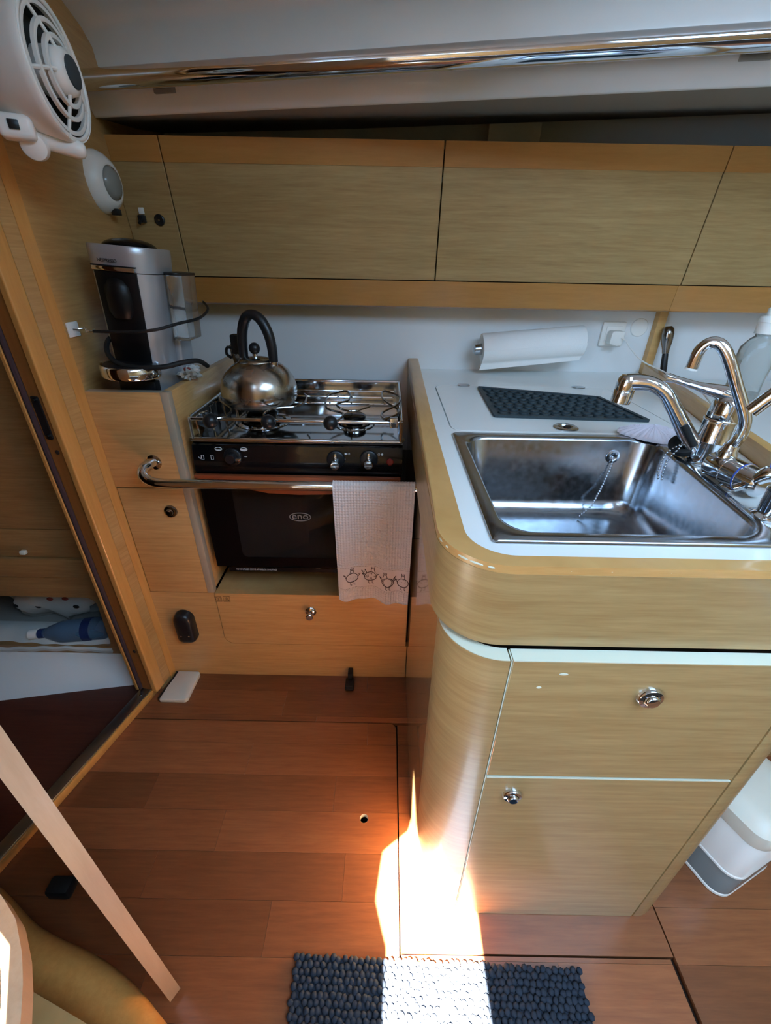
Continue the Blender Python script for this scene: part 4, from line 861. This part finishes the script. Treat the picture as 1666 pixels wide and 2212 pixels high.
nk = [(0.553, 0.656, 0.935), (0.551, 0.658, 0.950), (0.551, 0.656, 0.968), (0.553, 0.655, 0.990), (0.551, 0.656, 1.009), (0.535, 0.668, 1.048), (0.510, 0.687, 1.098), (0.495, 0.700, 1.110), (0.484, 0.708, 1.097), (0.482, 0.710, 1.070)]
nk[2] = (0.556, 0.653, 0.972); nk[3] = (0.557, 0.652, 0.992); nk[4] = (0.552, 0.655, 1.012)
nkp = part(tp, 'swan_neck', MB().tube(nk, 0.0088, 16, smooth=5), 'chrome', ang=60)
part(nkp, 'collar', MB().lathe([(0.0145, 0), (0.0145, 0.010), (0.012, 0.013), (0.0105, 0.024)], (0.552, 0.657, 0.940), (0.10, 0, 1), 20), 'chrome')
part(nkp, 'outlet_ring', MB().lathe([(0.0092, 0), (0.0092, 0.003), (0, 0.003)], (0.482, 0.710, 1.0705), (-0.1, 0.07, -1), 18), 'white_plastic')
lvp = part(tp, 'lever', MB().tube([(0.580, 0.575, 0.948), (0.566, 0.584, 0.945), (0.556, 0.590, 0.932), (0.546, 0.598, 0.918), (0.540, 0.602, 0.912)], [0.015, 0.013, 0.009, 0.007, 0.0065], 14, smooth=4), 'chrome')
part(lvp, 'logo_patch', MB().box(-0.006, 0.006, -0.005, 0.005, 0, 0.001, X=Matrix.Translation((0.566, 0.580, 0.9585)) @ Matrix.Rotation(-0.6, 4, 'Z') @ Matrix.Rotation(0.35, 4, 'X')), 'blue_mark', 'small blue logo patch')
# ---- third tap at the right edge
tc = thing('foot_pump_tap', 'short chrome tap base at the right edge in front of the swan neck tap', 'tap', (0.545, 0.533, ZW))
part(tc, 'base', MB().lathe([(0.0235, 0.0005), (0.0235, 0.004), (0.0165, 0.008), (0.0155, 0.040), (0.0165, 0.041), (0.0165, 0.045), (0.012, 0.050), (0, 0.051)], (0.545, 0.533, ZW), (0, 0, 1), 28), 'chrome')
part(tc, 'spout', MB().tube([(0.545, 0.533, 0.945), (0.560, 0.533, 0.965), (0.578, 0.535, 1.02), (0.575, 0.545, 1.075), (0.548, 0.556, 1.102), (0.515, 0.567, 1.075), (0.494, 0.579, 1.039)], [0.0095, 0.0085, 0.008, 0.008, 0.0085, 0.009, 0.0098], 16, smooth=5), 'chrome', ang=60)

# ---- paper towel roll on its holder
pt = thing('paper_towel_roll', 'white paper towel roll on a steel wall holder above the worktop', 'paper towel', (0.46, 1.5, 0.93))
ry, rzp = 1.478, 0.995
rA = Vector((0.303, ry, 0.977)); rB = Vector((0.622, ry, 1.0065)); rd_ = (rB - rA).normalized()
part(pt, 'paper_roll', MB().lathe([(0.018, 0), (0.046, 0), (0.0475, 0.002), (0.0475, (rB - rA).length - 0.002), (0.046, (rB - rA).length), (0.018, (rB - rA).length)], rA, rd_, 40), 'paper')
def flap(u, v):
    p = rA + (rB - rA) * u; a = -PI / 2 - 1.2 + 1.1 * v
    if v < 0.6: a = PI + 1.0 * (v / 0.6); return (p.x, p.y + 0.0481 * math.cos(a), p.z + 0.0481 * math.sin(a))
    t = (v - 0.6) / 0.4; a = PI + 1.0
    return (p.x - 0.004 * t, p.y + 0.0481 * math.cos(a) + 0.004 * t, p.z + 0.0481 * math.sin(a) - 0.022 * t * (1 - 0.35 * u))
part(pt, 'loose_sheet', MB().grid(flap, 12, 14, thick=(0, 0.0006, 0)), 'paper', ang=60)
hl = part(pt, 'holder_bar', MB().tube([rA - rd_ * 0.020, rB + rd_ * 0.016], 0.010, 14), 'steel')
part(hl, 'end_knob', MB().lathe([(0, -0.028), (0.010, -0.027), (0.0165, -0.022), (0.0175, -0.006), (0.0175, 0.0), (0, 0)], rA, rd_, 24), 'steel')
part(hl, 'end_cap', MB().lathe([(0.022, 0.002), (0.022, 0.007), (0.016, 0.012), (0.010, 0.016), (0, 0.018)], rB, rd_, 24), 'black_plastic')
part(hl, 'wall_arm', MB().tube([rB + rd_ * 0.010, (rB.x + 0.012, 1.5395, rB.z)], 0.006, 10), 'steel')
part(hl, 'wall_plate', MB().lathe([(0.020, 0), (0.020, 0.004), (0.012, 0.006)], (rB.x + 0.012, 1.5398, rB.z), (0, -1, 0), 20), 'steel')

# ---- wall socket with charger plug, cable, round blank cap
so = thing('wall_socket', 'white double framed wall socket beside the paper towel roll', 'socket', (0.735, 1.54, 1.02))
part(so, 'frame', MB().box(0.703, 0.780, 1.530, 1.5398, 0.985, 1.060, 0.004), 'white_plastic')
part(so, 'insert', MB().box(0.716, 0.767, 1.527, 1.5302, 0.998, 1.047, 0.003), 'white_plastic')
ch = thing('charger_plug', 'white charger plug pushed into the wall socket', 'plug', (0.742, 1.515, 1.01))
part(ch, 'plug_body', MB().prism(rpoly([(0.720, 0.996), (0.752, 0.990), (0.764, 1.006), (0.764, 1.036), (0.722, 1.036)], 0.008, 4), 1.494, 1.5268, 'xz', bev=0.003), 'white_plastic')
part(ch, 'cable', MB().tube([(0.752, 1.500, 1.016), (0.762, 1.482, 1.012), (0.776, 1.462, 0.990), (0.800, 1.42, 0.960), (0.828, 1.36, 0.945), (0.826, 1.25, 0.9395), (0.803, 1.17, 0.938), (0.815, 1.13, 0.934), (0.845, 1.115, 0.905), (0.88, 1.12, 0.882), (0.96, 1.14, 0.879)], 0.0022, 8, smooth=5), 'white_plastic', 'thin white charging cable')
solo('blank_cap', MB().lathe([(0.028, 0), (0.028, 0.002), (0.026, 0.004), (0, 0.005)], (0.826, 1.5398, 1.044), (0, -1, 0), 32), 'white_plastic', 'round white blanking cap on the splashback right of the socket', 'cap', (0.826, 1.54, 1.016))

# ---- things behind the fiddle
ut = thing('gas_lighter', 'gas lighter with metal top and black stem leaning behind the fiddle', 'lighter', (0.925, 1.48, 0.876))
ua, ub = Vector((0.918, 1.47, 0.8765)), Vector((0.898, 1.50, 1.055)); ud = (ub - ua).normalized()
part(ut, 'stem', MB().lathe([(0.009, 0), (0.010, 0.06), (0.009, 0.095), (0.008, 0.10), (0, 0.10)], ua, ud, 16), 'black_plastic')
part(ut, 'metal_head', MB().lathe([(0.010, 0.098), (0.011, 0.11), (0.0165, 0.135), (0.0185, 0.155), (0.0165, 0.172), (0.010, 0.180), (0, 0.181)], ua, ud, 20), 'dark_chrome')
bo = thing('soap_bottle', 'clear plastic dish soap bottle with flip cap behind the taps', 'bottle', (0.815, 1.005, 0.8765))
bx0, by0, bz0 = 0.815, 1.005, 0.8765
def brings(p): return [[(bx0 + rx * math.cos(2 * PI * k / 28) + sx, by0 + ry_ * math.sin(2 * PI * k / 28), bz0 + z) for k in range(28)] for rx, ry_, z, sx in p]
part(bo, 'bottle_body', MB().loft(brings([(0.030, 0.022, 0.0003, 0), (0.037, 0.028, 0.006, 0), (0.038, 0.029, 0.05, 0), (0.036, 0.028, 0.11, 0), (0.040, 0.029, 0.15, 0), (0.038, 0.028, 0.185, 0), (0.024, 0.020, 0.203, 0), (0.0165, 0.0165, 0.208, 0), (0.0165, 0.0165, 0.218, 0)]), True, True), 'soap', ang=60)
part(bo, 'liquid', MB().loft(brings([(0.028, 0.020, 0.003, 0), (0.035, 0.026, 0.008, 0), (0.036, 0.027, 0.05, 0), (0.0345, 0.0265, 0.09, 0)]), True, True), 'soap', ang=60)
cpb = part(bo, 'cap', MB().lathe([(0.0205, 0.214), (0.0205, 0.236), (0.0215, 0.237), (0.0215, 0.244), (0.019, 0.247), (0.012, 0.249), (0.012, 0.262), (0.009, 0.266), (0, 0.266)], (bx0, by0, bz0), (0, 0, 1), 28), 'white_plastic')
def lab(u, v): a = PI * (1.02 + 0.30 * u); k = 0.04 + 0.065 * v; return (bx0 + 0.0388 * math.cos(a), by0 + 0.0298 * math.sin(a), bz0 + k)
lb_ = part(bo, 'label', MB().grid(lab, 10, 10), 'orange_print', 'orange and green printed label')

# ================================================================== LEFT WALL THINGS
# ---- chrome handrail under the roof
hr = thing('handrail', 'long polished stainless handrail under the cabin roof', 'handrail', (0.04, 1.145, 1.53))
ha, hb = Vector(CR(-0.78, 0, 1.55)), Vector(CR(1.25, 0, 1.55))
part(hr, 'rail', MB().tube([ha, CR(-0.3, 0, 1.55), CR(0.3, 0, 1.55), hb], 0.0185, 28), 'chrome', ang=60)
for a in (-0.574, 0.605):
    b0 = Vector(CR(a, 0.018, 1.5475)); m = MB()
    m.box(-0.020, 0.020, -0.008, 0.030, -0.006, 0.006, 0.002, X=Matrix.Translation(b0) @ Matrix.Rotation(math.atan2(TD.y, TD.x), 4, 'Z'))
    part(hr, 'bracket', m, 'dark_chrome')
    part(hr, 'bracket_recess', MB().box(-0.027, 0.027, -0.0065, 0.010, -0.012, 0.008, 0.002, X=Matrix.Translation(Vector(CR(a, 0.0465, 1.546))) @ Matrix.Rotation(math.atan2(TD.y, TD.x), 4, 'Z')), 'grey_liner')

# ---- reading lamp in the corner
lm = thing('wall_lamp', 'round white wall lamp with clear lens in the corner under the fan', 'lamp', (-0.71, 1.305, 1.372))
la = Vector((1, -0.06, -0.04)); lc = Vector((-0.7155, 1.305, 1.372))
part(lm, 'housing', MB().lathe([(0.064, 0), (0.064, 0.006), (0.060, 0.016), (0.050, 0.028), (0.040, 0.034), (0.036, 0.034), (0.034, 0.030), (0, 0.030)], lc, la, 40), 'white_plastic', ang=60)
part(lm, 'lens', MB().lathe([(0.034, 0.030), (0.033, 0.037), (0.022, 0.043), (0, 0.045)], lc, la, 32), 'clear_lens', ang=60)
part(lm, 'switch', MB().box(-0.702, -0.684, 1.300, 1.318, 1.306, 1.320, 0.002), 'black_plastic')

# ---- fan
fc = Vector((-0.536, 0.931, 1.463)); fn = Vector((0.996, 0.087, 0.0)).normalized(); FRd = 0.0865
fa = thing('cabin_fan', 'white plastic cabin fan with ring guard fixed high on the left bulkhead', 'fan', (-0.64, 0.93, 1.37))
part(fa, 'shroud', MB().lathe([(0.080, 0.002), (0.0865, 0.004), (0.0885, 0.0), (0.0875, -0.010), (0.080, -0.050), (0.070, -0.085), (0.052, -0.105), (0.025, -0.112), (0, -0.113), (0, -0.106), (0.045, -0.098), (0.062, -0.08), (0.074, -0.045), (0.080, 0.002)], fc, fn, 56, cap=False), 'white_plastic', ang=60)
fu = fn.cross(Vector((0, 0, 1))).normalized(); fv = fu.cross(fn).normalized()
def FP(r, a, d): return fc + fn * d + r * (math.cos(a) * fu + math.sin(a) * fv)
for r, d in ((0.074, 0.003), (0.056, 0.009), (0.040, 0.014)):
    part(fa, 'guard_ring', MB().loft([[FP(r + dr, 2 * PI * k / 48, d + dd_) for k in range(48)] for dr, dd_ in ((0, -0.007), (0.0028, -0.006), (0.0030, 0.0), (0, 0.0008), (-0.0030, 0.0), (-0.0028, -0.006), (0, -0.007))]), 'white_plastic', ang=50)
part(fa, 'outer_ring', MB().tube([FP(0.082, 2 * PI * k / 56, 0.002) for k in range(56)], 0.0032, 8, closed=True), 'white_plastic', ang=60)
for k in range(5):
    a = 2 * PI * k / 5 + 1.05
    part(fa, 'guard_spoke', MB().tube([FP(0.082, a, 0.001), FP(0.074, a + 0.01, 0.001), FP(0.056, a + 0.03, 0.007), FP(0.040, a + 0.05, 0.012), FP(0.026, a + 0.08, 0.016)], 0.0028, 7), 'white_plastic')
hub = part(fa, 'hub', MB().lathe([(0.030, -0.02), (0.031, 0.008), (0.028, 0.022), (0.022, 0.026), (0, 0.026)], fc, fn, 32), 'white_plastic', ang=50)
part(hub, 'hub_badge', MB().lathe([(0.0205, 0.026), (0.020, 0.0285), (0.015, 0.030), (0, 0.0305)], fc, fn, 28), 'mat_green', 'dark grey round badge')
for k in range(5):
    a0 = 2 * PI * k / 5
    def blade(u, v, a0=a0): r = 0.026 + 0.045 * u; a = a0 + 0.25 * u + 0.75 * v; return FP(r, a, -0.03 + 0.022 * (v - 0.5))
    part(fa, 'blade', MB().grid(blade, 8, 8, thick=tuple(fn * -0.0015)), 'fan_dark', ang=60)
part(fa, 'inner_cone', MB().lathe([(0.0785, 0.0), (0.0725, -0.045), (0.060, -0.079), (0.042, -0.096), (0, -0.104)], fc, fn, 40, cap=False), 'fan_dark', 'dark inside of the shroud', ang=60)
am = part(fa, 'mount_arm', MB().tube([(-0.592, 0.905, 1.376), (-0.570, 0.918, 1.374), (-0.550, 0.930, 1.370), (-0.534, 0.938, 1.368), (-0.528, 0.942, 1.367), (-0.5255, 0.9435, 1.3665)], [0.012, 0.012, 0.0125, 0.0130, 0.0100, 0.003], 14, smooth=2), 'white_plastic', ang=60)
part(fa, 'arm_neck', MB().tube([FP(0.080, -PI / 2, -0.03), FP(0.096, -PI / 2 - 0.05, -0.025)], [0.016, 0.012], 14), 'white_plastic')
kb = part(fa, 'mount_block', MB().box(-0.024, 0.024, -0.016, 0.016, -0.016, 0.016, 0.007, 3, X=Matrix.Translation((-0.592, 0.882, 1.384)) @ Matrix.Rotation(0.45, 4, 'Z')), 'white_plastic')
part(kb, 'fan_switch', MB().box(-0.007, 0.007, -0.0022, 0.0022, -0.006, 0.006, 0.0008, X=Matrix.Translation((-0.5855, 0.8665, 1.385)) @ Matrix.Rotation(0.45, 4, 'Z')), 'black_plastic')
part(kb, 'pivot_disc', MB().lathe([(0.020, -0.012), (0.021, 0.0), (0.018, 0.010), (0.008, 0.014), (0, 0.014)], (-0.586, 0.902, 1.366), (0.35, -0.80, -0.25), 24), 'white_plastic')
part(fa, 'stalk', MB().tube([(-0.600, 0.890, 1.394), (-0.66, 0.885, 1.395), W(0.107, 0.014, 1.395)], 0.011, 12), 'white_plastic')
part(fa, 'wall_bracket', MB().box(-0.03, 0.002, -0.025, 0.025, -0.03, 0.03, 0.003, X=Matrix.Translation(Vector(W(0.115, 0.045, 1.395))) @ Matrix.Rotation(-TH, 4, 'Z')), 'white_plastic')

# ---- coffee machine (built in local coordinates, slightly turned and leaning)
cm = thing('coffee_machine', 'silver and black capsule coffee machine standing in the oak bin', 'coffee machine', (-0.598, 1.035, 0.912), rot=(0.0, math.radians(4.0), math.radians(2)))
HW = 0.068
plan = rpoly([(-HW, 0.0), (HW, 0.0), (HW, 0.17), (-HW, 0.17)], [0.045, 0.05, 0.06, 0.06], 8)
sc2 = lambda k, dx=0: [((x) * k + dx, 0.08 + (y - 0.08) * k) for x, y in plan]
part(cm, 'body', MB().loft([[(x, y, 0.0) for x, y in sc2(0.90)], [(x, y, 0.006) for x, y in sc2(0.91)], [(x, y, 0.15) for x, y in sc2(0.95)], [(x, y, 0.284) for x, y in sc2(0.99)]], True, True), 'silver_paint', ang=50)
hdm = part(cm, 'head', MB().loft([[(x, y, 0.2856) for x, y in sc2(0.995)], [(x, y, 0.32) for x, y in sc2(1.02)], [(x, y, 0.333) for x, y in sc2(1.02)], [(x, y, 0.336) for x, y in sc2(1.0)]], True, True), 'silver_paint', ang=40)
part(hdm, 'lid_dome', MB().sphere((0, 0.08, 0.334), (0.052, 0.066, 0.018), 32, 16), 'black_gloss')
part(hdm, 'brand_lettering', MB().text('NESPRESSO', 0.0098, FRONT(-0.014, -0.0030, 0.3055), 0.0002, sx=0.80), 'print_black')
part(hdm, 'chrome_bar', MB().box(-0.048, 0.039, -0.0045, 0.02, 0.2862, 0.2945, 0.001), 'chrome')
part(hdm, 'bar_shadow_gap', MB().box(-0.049, 0.040, -0.0040, 0.02, 0.2946, 0.2970), 'black_plastic')
def frontp(u, v):
    x = -0.047 + 0.086 * u; zz = 0.052 + 0.232 * v
    return (x * (0.95 + 0.05 * v), -0.0045 + 0.009 * (1 - v) + 0.006 * abs(2 * u - 1) ** 3, zz)
part(cm, 'front_panel', MB().grid(frontp, 16, 16, thick=(0, 0.018, 0)), 'black_satin', ang=50)
part(cm, 'coffee_spout', MB().loft([[(-0.005 + 0.030 * s * math.cos(a), -0.002 - 0.024 * s * max(0, math.sin(a)) + 0.01, z) for a in [2 * PI * k / 28 for k in range(28)]] for s, z in ((0.25, 0.277), (0.7, 0.270), (0.95, 0.255), (1.0, 0.235), (0.95, 0.205), (0.7, 0.190))], True, True), 'black_satin', ang=60)
part(cm, 'lower_base', MB().box(-0.040, 0.044, -0.010, 0.05, 0.0005, 0.052, 0.004), 'black_plastic')
ctr = part(cm, 'cup_tray', MB().lathe([(0.0605, 0.0), (0.062, 0.003), (0.062, 0.024), (0.0595, 0.027), (0.056, 0.025), (0.052, 0.023), (0, 0.023)], (0.0, -0.018, 0.066), (0, 0, 1), 48), 'chrome', ang=40)
part(ctr, 'tray_grid', MB().lathe([(0.0545, 0.0), (0.0545, 0.0035), (0, 0.0035)], (0.0, -0.018, 0.0895), (0, 0, 1), 40), 'black_plastic')
tk = part(cm, 'water_tank', MB().prism(rpoly([(0.069, 0.06), (0.106, 0.06), (0.106, 0.17), (0.069, 0.17)], 0.016, 5), 0.14, 0.285, bev=0.003), 'clear_plastic', 'clear water tank')
part(tk, 'tank_lid', MB().prism(rpoly([(0.068, 0.059), (0.107, 0.059), (0.107, 0.171), (0.068, 0.171)], 0.016, 5), 0.2855, 0.291, bev=0.001), 'black_plastic')
part(cm, 'tank_foot', MB().prism(rpoly([(0.060, 0.085), (0.078, 0.085), (0.078, 0.16), (0.060, 0.16)], 0.006, 4), 0.03, 0.139), 'silver_paint')
for _c in cm.children_recursive:
    for _v in _c.data.vertices: _v.co.z *= 0.96
# bungee and hook
hk = thing('adhesive_hook', 'white adhesive wall hook holding the bungee beside the coffee machine', 'hook', (-0.69, 1.005, 1.06))
part(hk, 'pad', MB().box(-0.6955, -0.6915, 0.993, 1.030, 1.058, 1.088, 0.0015), 'white_plastic')
part(hk, 'hook_wire', MB().tube([(-0.690, 1.005, 1.074), (-0.684, 1.015, 1.074), (-0.672, 1.022, 1.074), (-0.664, 1.018, 1.070)], 0.0016, 6, smooth=3), 'steel')
bc = thing('bungee_cord', 'thin black bungee cord stretched across the coffee machine front', 'cord', (-0.52, 1.0, 1.07))
cpts = [(-0.645, 0.994, 1.0725), (-0.622, 0.985, 1.073), (-0.56, 0.975, 1.074), (-0.497, 0.975, 1.079), (-0.462, 1.02, 1.088), (-0.446, 1.10, 1.092), (-0.488, 1.27, 1.098), (-0.562, 1.437, 1.103)]
part(bc, 'cord', MB().tube(cpts, 0.0032, 8, smooth=5), 'black_rubber')
part(bc, 'metal_ferrule', MB().tube([(-0.650, 0.998, 1.0722), (-0.634, 0.990, 1.0728)], 0.0045, 10), 'steel')
part(bc, 'end_loop', MB().tube([(-0.650, 0.998, 1.0722), (-0.662, 1.004, 1.079), (-0.668, 1.012, 1.076), (-0.664, 1.010, 1.067), (-0.650, 0.998, 1.0718)], 0.0009, 6, smooth=3), 'steel')
part(bc, 'end_hook', MB().tube([(-0.562, 1.437, 1.103), (-0.568, 1.441, 1.112), (-0.574, 1.444, 1.106), (-0.568, 1.444, 1.098)], 0.002, 6, smooth=3), 'steel')
b2 = thing('power_cable', 'thick black cable looped around the coffee machine above the cup tray', 'cable', (-0.53, 1.0, 1.0))
part(b2, 'cable', MB().tube([(-0.640, 1.10, 1.06), (-0.645, 1.045, 1.045), (-0.632, 1.012, 1.022), (-0.600, 0.992, 1.005), (-0.55, 0.985, 0.999), (-0.50, 0.992, 1.001), (-0.47, 1.015, 1.006), (-0.448, 1.05, 1.004), (-0.444, 1.09, 0.985)], 0.0055, 10, smooth=5), 'black_rubber')
def crump(u, v):
    a = 2 * PI * u; b = PI * v; k = 1 + 0.35 * math.sin(3 * a + 2 * b) * math.sin(5 * b) + 0.2 * math.sin(7 * a)
    return (-0.452 + 0.022 * k * math.sin(b) * math.cos(a), 1.10 + 0.030 * k * math.sin(b) * math.sin(a), 0.939 + 0.014 * k * math.cos(b))
wr = thing('crumpled_wrapper', 'crumpled white and red plastic wrapper wedged behind the bin side', 'wrapper', (-0.45, 1.1, 0.92))
wr.location = (-0.507, 1.13, 0.9455); OFF[wr.name] = Vector((-0.452, 1.10, 0.925))
part(wr, 'plastic', MB().grid(crump, 22, 12), 'fabric_white', ang=20)
part(wr, 'red_print', MB().box(-0.46, -0.445, 1.082, 1.09, 0.946, 0.955, 0.002), 'hair_red')

# ================================================================== FLOOR THINGS
# ---- woven wool mat
rm = thing('floor_mat', 'thick woven navy wool mat on the floor in front of the sink unit', 'mat', (0.12, 0.15, 0.0))
part(rm, 'backing', MB().prism([(-0.160, -0.12), (0.395, -0.12), (0.396, 0.292), (-0.158, 0.305)], 0.0005, 0.006), 'wool')
import array as _arr
def pebble_mesh():
    random.seed(11)
    b = bmesh.new(); bmesh.ops.create_uvsphere(b, u_segments=7, v_segments=5, radius=1)
    bv = [v.co.copy() for v in b.verts]; bf = [[v.index for v in f.verts] for f in b.faces]; b.free()
    V, F = [], []
    px, py = 0.0118, 0.0098
    nx = int(0.556 / px)
    j = 0; y = 0.303
    while y > -0.115:
        for i in range(nx + 1):
            x = -0.160 + px * (i + 0.5 * (j % 2)) + random.uniform(-0.0022, 0.0022)
            yy = y - 0.013 * (x + 0.16) / 0.556 + random.uniform(-0.0018, 0.0018)
            if x > 0.398: continue
            sx = px * random.uniform(0.46, 0.62); sy = py * random.uniform(0.55, 0.78); sz = random.uniform(0.0055, 0.0085)
            ang = random.uniform(-0.5, 0.5); c, s_ = math.cos(ang), math.sin(ang); o = len(V)
            for q in bv:
                a_, b_ = q.x * sx, q.y * sy
                V.append((x + a_ * c - b_ * s_, yy + a_ * s_ + b_ * c, 0.0085 + q.z * sz))
            F += [[o + k for k in f] for f in bf]
        y -= py * 1.02; j += 1
    me = bpy.data.meshes.new('p'); me.from_pydata(V, [], F); m = MB(); m.bm.from_mesh(me); bpy.data.meshes.remove(me); return m
part(rm, 'woven_loops', pebble_mesh(), 'wool', 'chunky woven wool loops', ang=180, kind='stuff')

# ---- dehumidifier beside the sink unit
dh = thing('dehumidifier', 'small white dehumidifier with clear water tank beside the sink cabinet', 'dehumidifier', (0.80, 0.50, 0.0005), rot=(0, 0, math.radians(23)))
pl = lambda k, z: [(x * k, y * k, z) for x, y in rpoly([(-0.088, -0.070), (0.105, -0.070), (0.105, 0.070), (-0.088, 0.070)], 0.035, 7)]
part(dh, 'base', MB().loft([pl(0.97, 0.0), pl(1.0, 0.002), pl(1.0, 0.008), pl(0.98, 0.010)], True, True), 'white_plastic')
part(dh, 'water_tank', MB().loft([pl(0.985, 0.0105), pl(0.985, 0.080), pl(0.975, 0.084)], True, True), 'smoke_plastic', 'clear grey water tank')
part(dh, 'tank_float', MB().box(-0.065, 0.02, -0.045, 0.03, 0.055, 0.075, 0.004), 'white_plastic')
bdy = part(dh, 'body', MB().loft([pl(0.97, 0.0845), pl(1.01, 0.087), pl(1.01, 0.092), pl(0.99, 0.094), pl(0.985, 0.205), pl(0.97, 0.208)], True, True), 'white_plastic')
part(dh, 'top_cover', MB().loft([pl(0.99, 0.2085), pl(1.0, 0.211), pl(0.98, 0.245), pl(0.80, 0.262), pl(0.5, 0.266)], True, True), 'ivory_plastic')
for k in range(5):
    part(dh, 'vent_slot', MB().box(-0.035 + 0.018 * k, -0.025 + 0.018 * k, -0.0725, -0.060, 0.222, 0.242, 0.002), 'black_plastic')

# ---- companionway ladder at the lower left: tread with wooden rim and rounded side rail
ldr = thing('companionway_ladder', 'companionway ladder with sunlit white tread and rounded orange wooden side rail', 'ladder', (-0.7, 0.1, 0.0))
ZT = 0.50
tout = [(-1.05, -0.12), (-0.320, -0.12), (-0.335, 0.0), (-0.352, 0.07), (-0.376, 0.124), (-0.395, 0.153), (-0.414, 0.177), (-0.444, 0.207), (-0.482, 0.231), (-0.55, 0.252), (-0.65, 0.262), (-1.05, 0.262)]
tin = [(-1.05, -0.12), (-0.338, -0.12), (-0.353, 0.0), (-0.370, 0.064), (-0.392, 0.113), (-0.410, 0.140), (-0.428, 0.162), (-0.456, 0.190), (-0.491, 0.213), (-0.556, 0.233), (-0.65, 0.243), (-1.05, 0.243)]
part(ldr, 'tread_rim', MB().prism(rpoly(tout, 0.05, 3), ZT - 0.030, ZT, bev=0.002), 'oak_door_edge', 'pale wooden tread edge')
part(ldr, 'tread_pad', MB().prism(rpoly(tin, 0.05, 3), ZT + 0.0002, ZT + 0.002), 'step_white', 'white non-slip tread pad')
part(ldr, 'side_rail', MB().tube([(-0.98, 0.385, 0.10), (-0.80, 0.345, 0.10), (-0.660, 0.280, 0.09), (-0.51, 0.236, 0.09), (-0.395, 0.180, 0.09), (-0.28, 0.09, 0.09), (-0.2, -0.1, 0.09)], 0.039, 28, smooth=5), 'oak_post', 'rounded orange wooden side rail', ang=60)
part(ldr, 'lower_tread', MB().prism([(-0.95, 0.333), (-0.552, 0.212), (-0.427, 0.174), (-0.33, 0.13), (-0.2, -0.1), (-0.2, -0.2), (-0.95, -0.2)], 0.20, 0.222, bev=0.003), 'oak', 'lower oak tread')
part(ldr, 'rail_foot', MB().box(-0.90, -0.30, -0.16, -0.10, 0.0005, 0.19), 'oak_left')
solo('door_stop', MB().box(-0.715, -0.665, 0.385, 0.42, 0.0005, 0.035, 0.008), 'black_rubber', 'black rubber door stop on the floor behind the ladder rail', 'door stop', (-0.69, 0.40, 0.0))
